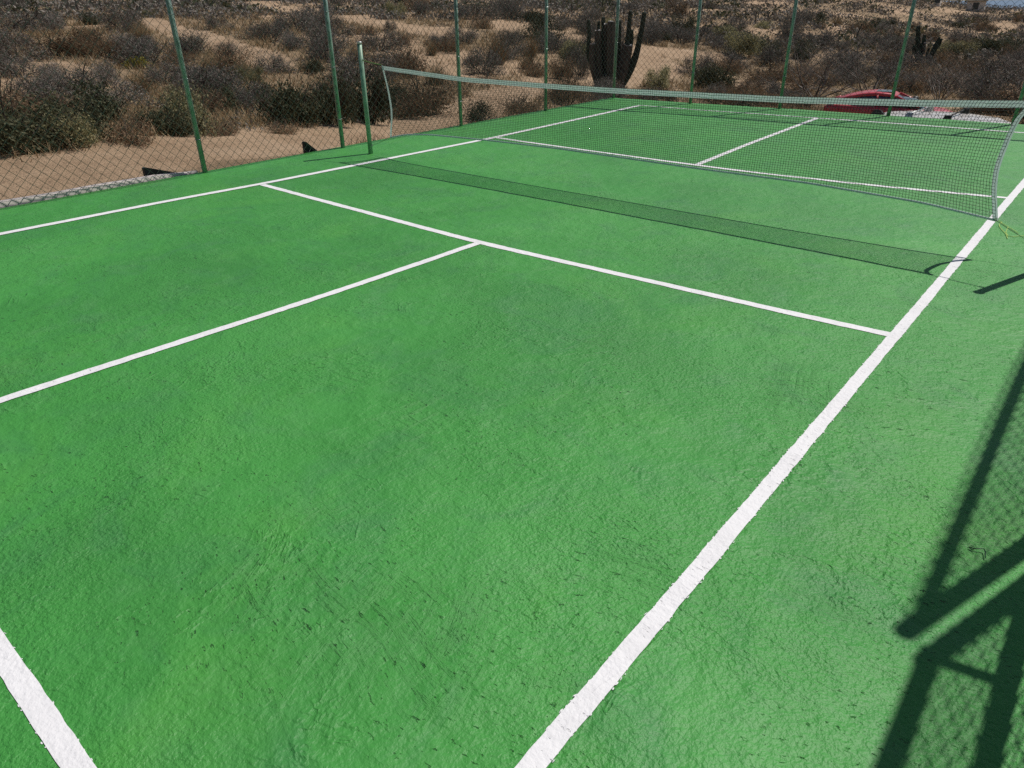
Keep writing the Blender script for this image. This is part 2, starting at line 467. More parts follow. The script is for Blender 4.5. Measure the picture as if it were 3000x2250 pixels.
# ------------------------------------------------------------------ court slab
corners = [(-4.09, -9.0), (4.55, -9.0), (4.55, 6.98), (2.4, 6.865), (-.9, 6.70), (-2.45, 6.50), (-4.09, 6.44)]
V = [(x, y, 0) for x, y in corners] + [(x, y, -3.2) for x, y in corners]
k = len(corners)
F = [tuple(range(k))] + [(i, i + k, (i + 1) % k + k, (i + 1) % k) for i in range(k)]
me = mesh_mixed('court_slab', V, F)
me.materials.append(M['court']); me.materials.append(M['greywall'])
for p in list(me.polygons)[1:]: p.material_index = 1
tag(obj('court_slab', me), 'green painted court surface of rough trowelled concrete', 'court', kind='structure')

# ------------------------------------------------------------------ painted lines
lrng = random.Random(3)
def painted_line(pts, width, z, ragged=.004, splash=0.0):
    pts = [np.array(p[:2], float) for p in pts]
    # resample
    P = []
    for a, b in zip(pts[:-1], pts[1:]):
        n = max(2, int(np.linalg.norm(b - a) / .02))
        for i in range(n): P.append(a + (b - a) * i / n)
    P.append(pts[-1]); P = np.array(P)
    ker = np.ones(41) / 41
    if len(P) > 90:
        Q_ = P.copy()
        for c in (0, 1):
            pad = np.concatenate([2 * P[0, c] - P[1:21, c][::-1], P[:, c], 2 * P[-1, c] - P[-21:-1, c][::-1]])
            Q_[:, c] = np.convolve(pad, ker, 'valid')
        P = Q_
    T = np.gradient(P, axis=0); T /= np.linalg.norm(T, axis=1, keepdims=True)
    Nn = np.stack([-T[:, 1], T[:, 0]], 1)
    n = len(P); V = []; F = []
    o = lrng.random() * 500
    s = np.arange(n) * .02
    eL = width / 2 + (fbm(s * 1.2 + o, s * 0 + 1, 3) - .45) * ragged * 2 + (vnoise(s * 22 + o, s * 0) - .5) * ragged * 1.3
    eR = width / 2 + (fbm(s * 1.2 + o, s * 0 + 7, 3) - .45) * ragged * 2 + (vnoise(s * 22 + o, s * 0 + 9) - .5) * ragged * 1.3
    for i in range(n):
        a = P[i] + Nn[i] * eL[i]; b = P[i] - Nn[i] * eR[i]
        V += [(a[0], a[1], z), (b[0], b[1], z)]
    for i in range(n - 1): F.append((2 * i, 2 * i + 1, 2 * i + 3, 2 * i + 2))
    # brush bleeds past the masking tape
    cnt = int(splash * n * .02)
    for q in range(cnt):
        i = lrng.randrange(n); sd = lrng.choice((-1, 1)); e = eL[i] if sd > 0 else eR[i]
        c = P[i] + Nn[i] * sd * (e + lrng.uniform(-.002, .0035))
        L_ = lrng.uniform(.004, .015); w_ = lrng.uniform(.0012, .0032); zz = z - .0006 - .0000011 * q
        dv = T[i] * lrng.choice((-1, 1)) + Nn[i] * sd * lrng.uniform(.0, .45); dv /= np.linalg.norm(dv); nv = np.array([-dv[1], dv[0]])
        b0 = len(V)
        for (al, be) in ((-.5, -.5), (.1, -.7), (.6, 0), (.05, .8), (-.55, .4)):
            q_ = c + dv * al * L_ + nv * be * w_; V.append((q_[0], q_[1], zz))
        F.append(tuple(range(b0, b0 + 5)))
    o_ = obj('painted_line', mesh_mixed('painted_line', V, F), M['line'])
    tag(o_, kind='structure')
    return o_
G = lambda *a: [court_pt(u, v)[:2] for u, v in a]
lw = .066
l = painted_line([(3.05, -5.72), (3.05, -1.9), (3.05, 2.0), (3.06, 6.0)], .060, .0045, .003, 70); l['label'] = 'white sideline beside the shadow of the fence gate'
left = G((0, 686.7), (500, 588), (764, 540), (1450, 403), (1876, 309))
t0 = left[0] + (left[0] - left[1]) / np.linalg.norm(left[0] - left[1]) * 1.5
l = painted_line([t0] + left, .082, .0045, .004, 4); l['label'] = 'white sideline running beside the long left fence'
l = painted_line(G((764, 540), (1300, 683.5), (1405, 711.5), (1500, 732.7), (2400, 936.5), (2622, 984)), .066, .0025, .004, 8); l['label'] = 'white cross line in front of the net'
c = G((0, 1173.6), (500, 1012), (949, 868), (1405, 711.5))
l = painted_line([(.02, -5.71)] + c, .061, .0035, .004, 6); l['label'] = 'white centre line in front of the net'
l = painted_line(G((1450, 403), (1681, 436), (2039, 484), (2200, 504.5), (2561.7, 544), (2958, 581)), lw, .0025, .004, 4); l['label'] = 'white cross line behind the net'
l = painted_line(G((2039, 484), (2200, 419.5), (2395, 346)), lw, .0035, .004, 2); l['label'] = 'white centre line behind the net'
fb = G((1876, 309), (2042.5, 322), (2395, 346), (2670, 365), (3000, 389.5))
l = painted_line(fb + [(3.06, fb[-1][1] + .04)], lw, .0025, .004, 2); l['label'] = 'white end line under the far fence'
nb = G((0, 1907), (233, 2250)); d = (nb[1] - nb[0]) / np.linalg.norm(nb[1] - nb[0])
l = painted_line([nb[0] - d * 4.6, nb[0], nb[1], nb[1] + d * .82], .059, .0025, .003, 30); l['label'] = 'white end line crossing the bottom corner of the court'

# ------------------------------------------------------------------ chain link fences
def chain_mesh(p0, p1, z0, z1, normal, seed, a=.103, b=.100, barb=True):
    p0 = np.array(p0, float); p1 = np.array(p1, float); L = np.linalg.norm(p1 - p0); e = (p1 - p0) / L
    nW = int(L / (a / 2)); nJ = int((z1 - z0) / (b / 2)) + 1
    K, J = np.meshgrid(np.arange(nW), np.arange(nJ), indexing='ij')
    s = (K + ((J + K) % 2)) * a / 2
    z = z0 + J * b / 2
    # sagging: long waves in the plane of the mesh and out of it
    ph = seed * 1.7
    out = .012 * np.sin(s * 2.1 + ph) * np.sin(z * 1.6 + ph) + .018 * (fbm(s * .8 + ph, z * .9, 3) - .45) + .0028 * np.where((J % 2) == 0, 1, -1)
    z = z + .012 * (fbm(s * 1.5 + ph, z * .6 + 4, 3) - .45) + .006 * np.sin(s * 3 + ph)
    s = s + .012 * (fbm(s * .7 + 3, z * 1.1 + ph, 3) - .45)
    P = np.zeros((nW, nJ, 3))
    P[..., 0] = p0[0] + e[0] * s + normal[0] * out; P[..., 1] = p0[1] + e[1] * s + normal[1] * out; P[..., 2] = z
    V, Q_ = tubes_np(P, .0030)
    return mesh_np('chain_link_mesh', V, Q_)
def post_part(parent, x, y, z1, r=.027, lean=(0, 0), name='post', z0=-.25):
    mb = MB().tube([(x, y, z0), (x + lean[0] * .5, y + lean[1] * .5, z1 * .5), (x + lean[0], y + lean[1], z1)], r, 12)
    return mb.build(name, M['post'], parent, True)
def ties(parent, x, y, nx, ny, zs, r=.029):
    for z in zs:
        pts = [(x + r * math.cos(t), y + r * math.sin(t), z + .004 * math.sin(t)) for t in np.linspace(0, 2 * math.pi, 10)]
        pts += [(x + nx * (r + .02) + ny * .015, y + ny * (r + .02) + nx * .015, z + .006)]
        MB().tube(pts, .0024, 4).build('wire_tie', M['galv'], parent)
RH = 2.40
# left fence
lf = empty('chain_link_fence', (-4, -2, 0))
tag(lf, 'tall green chain-link fence along the dirt track and the white curb', 'fence', 'chain-link fences round the court')
inv = lambda o, par: (setattr(o, 'matrix_parent_inverse', par.matrix_basis.inverted()), o)[1]
def under(par, os):
    for o in os: o.matrix_parent_inverse = Matrix.Translation(-par.location)
LP = [(-4.03, -8.2), (-4.03, -6.12), (-4.035, -4.07), (-4.03, -1.92), (-4.0, -.04), (-4.0, 2.16), (-4.0, 4.23), (-4.02, 6.37)]
for i, (x, y) in enumerate(LP):
    post_part(lf, x, y, RH + (.12 if i == 7 else .02), .030 if i == 7 else .027, (0, .0))
    ties(lf, x, y, 1, 0, (.35, .95, 1.55, 2.1))
MB().tube([(x, y, RH) for x, y in LP], .021, 10).build('top_rail', M['post'], lf, True)
cm = obj('chain_link_mesh', chain_mesh((-3.988, -8.2), (-3.968, 6.36), .022, RH + .05, (1, 0), 1), M['wire'], lf); tag(cm, kind='stuff')
under(lf, lf.children)
# far fence
FP = [(-4.02, 6.37), (-2.45, 6.43), (-.92, 6.64), (.76, 6.71), (2.39, 6.79), (4.16, 6.87)]
ff = empty('chain_link_fence', (0, 6.6, 0))
tag(ff, 'tall green chain-link fence at the end of the court above the parked cars', 'fence', 'chain-link fences round the court')
for x, y in FP[1:]:
    post_part(ff, x, y, RH + .02); ties(ff, x, y, 0, -1, (.5, 1.1, 1.7))
MB().tube([(x, y, RH) for x, y in FP], .036, 10).build('top_rail', M['post'], ff, True)
V = []; Qs = []; nv = 0
for i, (a, b) in enumerate(zip(FP[:-1], FP[1:])):
    ee = np.array(b) - np.array(a); ee /= np.linalg.norm(ee); nn = np.array([ee[1], -ee[0]])
    a2 = np.array(a) + nn * .032; b2 = np.array(b) + nn * .032
    mtmp = chain_mesh(a2, b2, .022, RH + .05, nn, 5 + i)
    vv = np.empty(len(mtmp.vertices) * 3, np.float32); mtmp.vertices.foreach_get('co', vv)
    qq = np.empty(len(mtmp.loops), np.int32); mtmp.loops.foreach_get('vertex_index', qq)
    V.append(vv.reshape(-1, 3)); Qs.append(qq.reshape(-1, 4) + nv); nv += len(mtmp.vertices); bpy.data.meshes.remove(mtmp)
cm = obj('chain_link_mesh', mesh_np('chain_link_mesh', np.concatenate(V), np.concatenate(Qs)), M['wire'], ff); tag(cm, kind='stuff')
under(ff, ff.children)
# right fence, outside the frame: it throws the shadows on the right of the court
RX = 4.145
rf = empty('chain_link_fence', (RX, 2, 0))
tag(rf, 'green chain-link fence on the sideline opposite the dirt track, up to the gate post', 'fence', 'chain-link fences round the court')
RY = [-2.47, -.35, 1.75, 3.85, 5.4, 6.87]
for y in RY[:-1]: post_part(rf, RX, y, RH + (.10 if y < -2 else .02), .033 if y < -2 else .027)
MB().tube([(RX, -2.50, RH), (RX, 6.87, RH)], .024, 10).build('top_rail', M['post'], rf, True)
cm = obj('chain_link_mesh', chain_mesh((RX - .03, -2.47), (RX - .03, 6.87), .022, RH + .13, (-1, 0), 12), M['wire'], rf); tag(cm, kind='stuff')
under(rf, rf.children)
gf = empty('chain_link_fence', (RX, -4.6, 0))
tag(gf, 'braced chain-link fence panel beyond the gate post, with a mid rail and a diagonal strut', 'fence', 'chain-link fences round the court')
GH = 2.33; GX = 4.185
for y in (-2.64, -4.8, -6.9): post_part(gf, GX, y, GH + .03, .033)
MB().tube([(GX, -2.60, GH), (GX, -6.9, GH)], .030, 10).build('top_rail', M['post'], gf, True)
MB().tube([(GX, -2.66, 1.50), (GX, -6.9, 1.36)], .028, 10).build('mid_rail', M['post'], gf, True)
MB().tube([(GX, -2.66, GH - .05), (GX, -3.12, 1.49)], .019, 10).build('strut', M['post'], gf, True)
cm = obj('chain_link_mesh', chain_mesh((GX - .035, -6.9), (GX - .035, -2.62), .022, GH - .01, (-1, 0), 15), M['wire'], gf); tag(cm, kind='stuff')
under(gf, gf.children)

# ------------------------------------------------------------------ curb and black wedges
crng = random.Random(8)
def curb():
    mb = MB(); n = 60; y0, y1 = -9.0, -1.96
    V = []; F = []
    for i in range(n + 1):
        y = y0 + (y1 - y0) * i / n; w = 0; h = .050 + .003 * math.sin(i * .9)
        h *= 1 - .75 * sst(-2.6, -1.96, y); x = -4.10 + .01 * math.sin(i * .4) + w
        V += [(x, y, -.01), (x - .004, y, h - .012), (x - .016, y, h), (x - .062, y, h), (x - .072, y, h - .012), (x - .074, y, -.8)]
    for i in range(n):
        for j in range(5): F.append((i * 6 + j, i * 6 + j + 1, i * 6 + 7 + j, i * 6 + 6 + j))
    F.append(tuple(range(6))); F.append(tuple(n * 6 + j for j in range(5, -1, -1)))
    return mb.add(V, F).build('curb', M['concrete'], None, True)
tag(curb(), 'low pale concrete curb along the foot of the fence', 'curb')
def wedge(p_top, p_low, xw, label):
    # triangular plate standing just outside the slab edge, its high end nearer the gate end
    th = .05
    (ya, za), (yb, zb) = p_top, p_low
    prof = [(ya, -.75), (ya, za), (ya + .03, za + .002), (yb, zb), (yb, -.75)]
    V = [(xw, y, z) for y, z in prof] + [(xw - th, y, z) for y, z in prof]
    n = len(prof)
    F = [tuple(range(n - 1, -1, -1)), tuple(range(n, 2 * n))] + [(i, (i + 1) % n, (i + 1) % n + n, i + n) for i in range(n)]
    tag(MB().add(V, F).build('triangular_plate', M['blackplate']), label, 'plate', 'black triangular plates outside the fence')
def on_x(u, v, x):
    d = px_dir(u, v); return CAM + d * ((x - CAM[0]) / d[0])
a = on_x(421, 493, -4.25); b = on_x(552, 512, -4.25)
wedge((a[1], a[2]), (b[1], b[2]), -4.25, 'long low black triangular plate leaning behind the pale curb')
a = on_x(891, 417, -4.15); b = on_x(936, 446, -4.15)
wedge((a[1], a[2]), (b[1], b[2]), -4.15, 'small steep black triangular plate at the slab edge between two fence posts')

# ------------------------------------------------------------------ net
xs_t = [-3.05, -1.806, -.715, .063, 1.6, 2.555, 3.19]; zs_t = [1.0, .938, .930, .930, .951, .987, 1.022]
xs_b = [-3.055, -2.767, -2.342, -1.469, -.615, .908, 1.881, 2.715, 3.172]; zs_b = [.215, .275, .309, .331, .342, .330, .331, .299, .250]
def lerp_s(x, xs, zs):
    return np.interp(x, xs, zs)
def net_surface(nu, nv):
    U = np.linspace(0, 1, nu); W = np.linspace(0, 1, nv)
    out = np.zeros((nu, nv, 3))
    xl_v = np.interp(W, [0, .06, .22, .38, .58, .74, 1], [-3.055, -3.046, -3.014, -2.985, -2.982, -2.997, -3.052])
    xr_v = np.interp(W, [0, .09, .21, .42, .58, .75, 1], [3.19, 3.136, 3.110, 3.095, 3.090, 3.112, 3.172])
    ker = np.ones(5) / 5
    for arr in (xl_v, xr_v):
        if nv > 20:
            pad = np.concatenate([[arr[0]] * 2, arr, [arr[-1]] * 2]); arr[1:-1] = np.convolve(pad, ker, 'valid')[1:-1]
    for j, w in enumerate(W):
        # the side bow dies away quickly into the net
        xt = xs_t[0] + (xs_t[-1] - xs_t[0]) * U; xb = xs_b[0] + (xs_b[-1] - xs_b[0]) * U
        xm = xt * (1 - w) + xb * w
        dl = xl_v[j] - xm[0]; dr = xr_v[j] - xm[-1]
        xm = xm + dl * np.exp(-U * 16) + dr * np.exp(-(1 - U) * 16)
        zt = lerp_s(xm, xs_t, zs_t); zb = lerp_s(xm, xs_b, zs_b)
        out[:, j, 0] = xm; out[:, j, 2] = zt * (1 - w) + zb * w
        out[:, j, 1] = -.075 + .02 * np.sin(math.pi * w) * np.sin(xm * 1.3 + 1) + .008 * (fbm(xm * 2 + 9, xm * 0 + w * 3, 3) - .45) - .02 * U + .03 * w
    # smooth the piecewise edges
    kz = np.ones(9) / 9
    for j in range(nv):
        pad = np.concatenate([[2 * out[0, j, 2] - out[i, j, 2] for i in (4, 3, 2, 1)], out[:, j, 2], [2 * out[-1, j, 2] - out[-1 - i, j, 2] for i in (1, 2, 3, 4)]])
        out[:, j, 2] = np.convolve(pad, kz, 'valid')
    return out
net = empty('court_net', (0, -.07, 0))
tag(net, 'sagging dark mesh net with pale tape edges, tied to two green posts', 'net')
NU, NV = 297, 36
S = net_surface(NU, NV)
hr = np.random.default_rng(4)
J_ = S + hr.normal(0, .0012, S.shape)
V1, Q1 = tubes_np(J_, .00145); V2, Q2 = tubes_np(np.ascontiguousarray(J_.transpose(1, 0, 2)), .00145)
cm = obj('netting', mesh_np('netting', np.concatenate([V1, V2]), np.concatenate([Q1, Q2 + len(V1)])), M['thread'], net); tag(cm, kind='stuff')
def ribbon(P, D, w, off):
    """thin woven tape along P, D = width direction in the net's plane; off = how far it sits behind the threads"""
    n = len(P); V = []; F = []
    for i in range(n):
        for q in (P[i], P[i] + D[i] * w * .5, P[i] + D[i] * w): V.append((q[0], q[1] + off + .002 * math.sin(i * .35), q[2]))
    for i in range(n - 1):
        for j in range(2): F.append((i * 3 + j, i * 3 + j + 1, i * 3 + 4 + j, i * 3 + 3 + j))
    return V, F
top = S[:, 0].copy(); bot = S[:, -1].copy(); lef = S[0].copy(); rig = S[-1].copy()
MB().add(*ribbon(top + np.array([0, -.0, -.004]), np.tile([0, 0, -1.0], (NU, 1)), .043, .003)).build('top_tape', M['band'], net, True)
MB().tube([tuple(q) for q in bot], .0085, 8).build('bottom_tape', M['band'], net, True)
MB().add(*ribbon(lef + np.array([-.01, 0, 0]), np.tile([1.0, 0, 0], (NV, 1)), .030, .002)).build('side_tape', M['band'], net, True)
MB().add(*ribbon(rig + np.array([.012, 0, 0]), np.tile([-1.0, 0, 0], (NV, 1)), .032, .002)).build('side_tape', M['band'], net, True)
e = rig[-1]; MB().tube([(e[0] - .004, e[1] - .012, e[2] + .012), (e[0] - .004, e[1] + .012, e[2] + .012)], .008, 10).build('eyelet', M['galv'], net)
LPX, LPY = -3.395, -.09
RPX, RPY = 3.53, -.12
def sagline(a, b, sag, n=14):
    a = np.array(a); b = np.array(b)
    return [tuple(a + (b - a) * t + np.array([0, 0, -sag * 4 * t * (1 - t)])) for t in np.linspace(0, 1, n)]
tl, tr = top[0] + [-.008, 0, .008], top[-1] + [.01, 0, 0]
MB().tube(sagline((LPX + .03, LPY, 1.045), tl, .004), .0045, 6).build('tie_cord', M['cord'], net)
MB().tube(sagline(tr, (RPX - .03, RPY, 1.06), .004), .0045, 6).build('tie_cord', M['cord'], net)
MB().tube(sagline((LPX + .03, LPY, .10), lef[-1] + [-.008, 0, .004], .01), .0022, 6).build('tie_cord', M['cord'], net)
MB().tube(sagline(rig[-1], (RPX - .03, RPY, .12), .008), .0022, 6).build('tie_cord', M['cord'], net)
under(net, net.children)

def net_post(x, y, label):
    t = empty('net_post', (x, y, 0)); tag(t, label, 'post', 'net posts')
    MB().tube([(0, 0, -.1), (0, 0, .6), (0, 0, 1.225)], .0275, 16).build('pole', M['netpost'], t, True)
    MB().tube([(0, 0, 1.218), (0, 0, 1.236), (0, 0, 1.240)], [.031, .031, .026], 16).build('cap', M['galv'], t)
    sgn = 1 if x < 0 else -1
    hk = [(-.05 * sgn, 0, 1.05), (0, 0, 1.05), (.034 * sgn, 0, 1.05)] + [(sgn * (.045 + .013 * math.cos(q)), 0, 1.05 + .013 * math.sin(q)) for q in np.linspace(math.pi, -math.pi, 9)]
    MB().tube(hk, .0035, 6).build('eye_bolt', M['galv'], t)
    hk = [(0, 0, .10), (.034 * sgn, 0, .10)] + [(sgn * (.045 + .012 * math.cos(q)), 0, .10 + .012 * math.sin(q)) for q in np.linspace(math.pi, -math.pi, 9)]
    MB().tube(hk, .0032, 6).build('eye_bolt', M['galv'], t)
    return t
net_post(LPX, LPY, 'green steel net post with a metal cap on the side of the dirt track')
net_post(RPX, RPY, 'green steel net post on the side of the gate fence, beside the thick-looking sideline')

# ------------------------------------------------------------------ small things on the court
def on_court(us, z): return [tuple(court_pt(u, v, z)) for u, v in us]
sc_ = 1 / 3.687
crd = [(1915, 350), (1960, 365), (1975, 372), (1945, 395), (1945, 415), (1975, 455), (2015, 495), (2035, 548)]
cr2 = [(1955, 370), (2040, 420), (2100, 455), (2150, 490)]
cr3 = [(2040, 425), (2015, 480), (2040, 520), (2090, 528), (2200, 518), (2280, 512)]
mb = MB()
for cset in (crd, cr2, cr3): mb.tube(on_court([(2400 + u * sc_, 550 + v * sc_) for u, v in cset], .006), .0022, 6)
tag(mb.build('loose_cord', M['limecord']), 'thin lime-green cord lying loose on the court by the net corner', 'cord')
w = [(2838, 1603), (2845, 1606), (2857, 1610), (2875, 1611.5), (2882, 1613), (2885, 1620), (2886, 1636)]
pts = on_court(w, .006); pts = [(p[0], p[1], p[2] + dz) for p, dz in zip(pts, (0, .002, .004, .006, .006, .005, .001))]
mb = MB().tube(pts, .0016, 6)
mb.tube([pts[0], tuple(np.array(court_pt(2848, 1610, .006))), pts[2]], .0013, 6)
tag(mb.build('bent_wire', M['darkwire']), 'short bent piece of wire lying in the fence shadow', 'wire')

# ------------------------------------------------------------------ shrubs
def leaf_quads(P, size, rng, aspect=.5):
    n = len(P)
    a = rng.normal(size=(n, 3)); a /= np.linalg.norm(a, axis=1, keepdims=True)
    b = np.cross(a, rng.normal(size=(n, 3))); b /= np.linalg.norm(b, axis=1, keepdims=True) + 1e-9
    s = (size * rng.uniform(.6, 1.4, n))[:, None]
    V = np.stack([P - a * s * .5, P + b * s * aspect * .5, P + a * s * .5, P - b * s * aspect * .5], 1)
    return V.reshape(-1, 3), np.arange(n * 4).reshape(-1, 4)
def twig_tris(A, B, r0, r1):
    """tapered three-sided twigs from A to B as quads"""
    P = np.stack([A, B], 1); n = len(A)
    t = B - A; t /= np.linalg.norm(t, axis=1, keepdims=True) + 1e-9
    ref = np.tile([.3, .8, .52], (n, 1)); a = np.cross(t, ref); a /= np.linalg.norm(a, axis=1, keepdims=True) + 1e-9; b = np.cross(t, a)
    ring = []
    for Pp, r in ((A, r0), (B, r1)):
        for q in (0, 2.0944, 4.18879): ring.append(Pp + (a * math.cos(q) + b * math.sin(q)) * r)
    V = np.stack(ring, 1).reshape(-1, 3)
    i = np.arange(n)[:, None] * 6
    Q_ = np.concatenate([np.concatenate([i + j, i + (j + 1) % 3, i + 3 + (j + 1) % 3, i + 3 + j], 1) for j in range(3)])
    return V, Q_
def branching(rng, n0, lv, spread, kids, ln, shrink, r, up=.25, crook=.35):
    """returns list of (A,B,r0,r1) for a shrub 1 m in radius, and tips"""
    segs = []; tips = []
    def grow(p, d, L, rr_, lev):
        nseg = 2 if lev else 3
        for k in range(nseg):
            d = d + rng.normal(0, crook, 3) * .45 + np.array([0, 0, up * .12]); d /= np.linalg.norm(d)
            q = p + d * L / nseg
            if q[2] < .02: q[2] = .02 + abs(rng.normal(0, .03))
            r2 = rr_ * .78
            segs.append((p, q, rr_, r2)); p = q; rr_ = r2
            if lev < lv:
                for c in range(kids if k else max(1, kids - 1)):
                    dd = d + rng.normal(0, .75, 3); dd[2] += up; dd /= np.linalg.norm(dd)
                    grow(p.copy(), dd, L * shrink * rng.uniform(.7, 1.2), rr_ * .62, lev + 1)
        tips.append(p)
    for i in range(n0):
        an = 2 * math.pi * (i + rng.random()) / n0; el = rng.uniform(.15, 1.0) * spread
        d = np.array([math.cos(an) * math.sin(el), math.sin(an) * math.sin(el), math.cos(el)])
        grow(np.array([.1 * math.cos(an), .1 * math.sin(an), 0.0]), d, ln * rng.uniform(.75, 1.15), r, 0)
    A = np.array([s[0] for s in segs]); B = np.array([s[1] for s in segs])
    r0 = np.array([s[2] for s in segs])[:, None]; r1 = np.array([s[3] for s in segs])[:, None]
    return A, B, r0, r1, np.array(tips)
def dome(rng, n, lumps=9, low=.05):
    """points through an uneven dome, radius about 1, height about 1"""
    c = []
    for i in range(lumps):
        an = rng.random() * 6.283; el = rng.uniform(0, 1.2); rad = rng.uniform(.35, .78)
        c.append((rad * math.cos(an) * math.cos(el * .8), rad * math.sin(an) * math.cos(el * .8), max(.12, rad * math.sin(el)), rng.uniform(.22, .42)))
    c = np.array(c); k = rng.integers(0, lumps, n)
    d = rng.normal(size=(n, 3)); d /= np.linalg.norm(d, axis=1, keepdims=True)
    rad = c[k, 3] * rng.random(n) ** .45 * rng.choice([1, 1, 1, 1.25], n)
    P = c[k, :3] + d * rad[:, None]
    P[:, 2] = np.abs(P[:, 2] - low) + low * rng.random(n)
    return P
PROTO = {}
def proto(kind, variants, fn):
    PROTO[kind] = [fn(np.random.default_rng(abs(hash(kind)) % 1000 + 31 * i if False else sum(map(ord, kind)) + 31 * i)) for i in range(variants)]
def stems_mesh(rng, n0=7, r=.022):
    A, B, r0, r1, t = branching(rng, n0, 1, 1.15, 2, .75, .6, r); V, Q_ = twig_tris(A, B, r0, r1)
    return mesh_np('stems', V, Q_)
def leafy(nl, size, lumps, aspect=.55):
    def f(rng):
        P = dome(rng, nl, lumps); V, Q_ = leaf_quads(P, size, rng, aspect)
        # short twigs sticking out of the outline
        d = rng.normal(size=(220, 3)); d[:, 2] = np.abs(d[:, 2]); d /= np.linalg.norm(d, axis=1, keepdims=True)
        k = rng.integers(0, nl, 220); A = P[k]; B = A + d * rng.uniform(.06, .2, (220, 1))
        V2, Q2 = twig_tris(A, B, .005, .002)
        return (mesh_np('foliage', np.concatenate([V, V2]), np.concatenate([Q_, Q2 + len(V)])), stems_mesh(rng))
    return f
def twiggy(n0, lv, kids, ln, shrink, r, spread=1.25, extra=0):
    def f(rng):
        A, B, r0, r1, t = branching(rng, n0, lv, spread, kids, ln, shrink, r)
        V, Q_ = twig_tris(A, B, r0, r1)
        if extra:
            k = rng.integers(0, len(B), extra); P = B[k] + rng.normal(0, .05, (extra, 3)); P[:, 2] = np.abs(P[:, 2])
            V2, Q2 = leaf_quads(P, .05, rng, .5); Q_ = np.concatenate([Q_, Q2 + len(V)]); V = np.concatenate([V, V2])
        return (mesh_np('branches', V, Q_), None)
    return f
def tuft(rng):
    n = 420; an = rng.random(n) * 6.283; el = rng.uniform(.05, 1.05, n); L = rng.uniform(.4, 1.05, n)
    b = rng.normal(0, .22, (n, 2)); A = np.column_stack([b, np.zeros(n)])
    B = A + np.column_stack([np.cos(an) * np.sin(el), np.sin(an) * np.sin(el), np.cos(el)]) * L[:, None]
    V, Q_ = twig_tris(A, B, .010, .003); return (mesh_np('blades', V, Q_), None)
proto('olive', 3, leafy(5200, .055, 15))
proto('darkolive', 3, leafy(4600, .055, 13))
proto('grey', 4, leafy(4600, .075, 12, .2))
proto('rust', 3, leafy(4200, .075, 10, .25))
proto('pale', 3, twiggy(9, 3, 2, .85, .66, .022, 1.2, 0))
proto('yellow', 1, leafy(700, .09, 7))
proto('straw', 2, tuft)
BUSHN = {'olive': 'olive_shrub', 'darkolive': 'dark_shrub', 'grey': 'grey_scrub_bush', 'rust': 'rust_brown_bush', 'pale': 'bare_branched_bush', 'yellow': 'yellow_plant', 'straw': 'grass_tuft'}
brng = random.Random(21)
BUSHES = []
def bush(kind, loc, w, h, label, group, d=None):
    v = brng.randrange(len(PROTO[kind])); fol, stem = PROTO[kind][v]
    if not fol.materials: fol.materials.append(M[kind])
    rz = brng.random() * 6.28
    sxy = w / 2 / (.88 if kind in ('olive', 'darkolive', 'yellow', 'grey', 'rust') else .98); sz = h / (.95 if kind in ('olive', 'darkolive', 'yellow', 'grey', 'rust') else 1.05)
    if stem is not None:
        if not stem.materials: stem.materials.append(M['stem'])
        o = empty(BUSHN[kind], loc, rz)
        a = obj('foliage', fol, None, o); b = obj('stems', stem, None, o)
    else:
        o = obj(BUSHN[kind], fol); o.location = loc; o.rotation_euler = (0, 0, rz)
    o.scale = (sxy, (d or w) / 2 / .93, sz)
    tag(o, label, {'straw': 'grass'}.get(kind, 'shrub'), group)
    BUSHES.append((loc[0], loc[1], w / 2))
    return o
def px_bush(kind, x0, x1, y0, y1, label, group='shrubs seen through the fence'):
    """box on the photograph; it stands where the bottom of the box meets the terrain"""
    p, t = hit((x0 + x1) / 2, y1)
    d0 = px_dir((x0 + x1) / 2, y1); 
    w = (x1 - x0) * t / FPX * 1.0 / max(.5, float(d0 @ F_)) * 1.05; 
    ang = math.atan2(-px_dir((x0 + x1) / 2, y0)[2], 1) ; a0 = math.asin(d0[2]); a1 = math.asin(px_dir((x0 + x1) / 2, y0)[2])
    h = t * math.cos(a0) * (math.tan(a1) - math.tan(a0))
    back = np.array([d0[0], d0[1]]) / np.hypot(d0[0], d0[1])
    dep = min(w, 2.6) * .35
    x, y = p[0] + back[0] * dep, p[1] + back[1] * dep
    return bush(kind, (x, y, float(height(x, y)) - .03), w, max(h * 1.05, .25), label, group, min(w, max(h * 1.5, .8)))
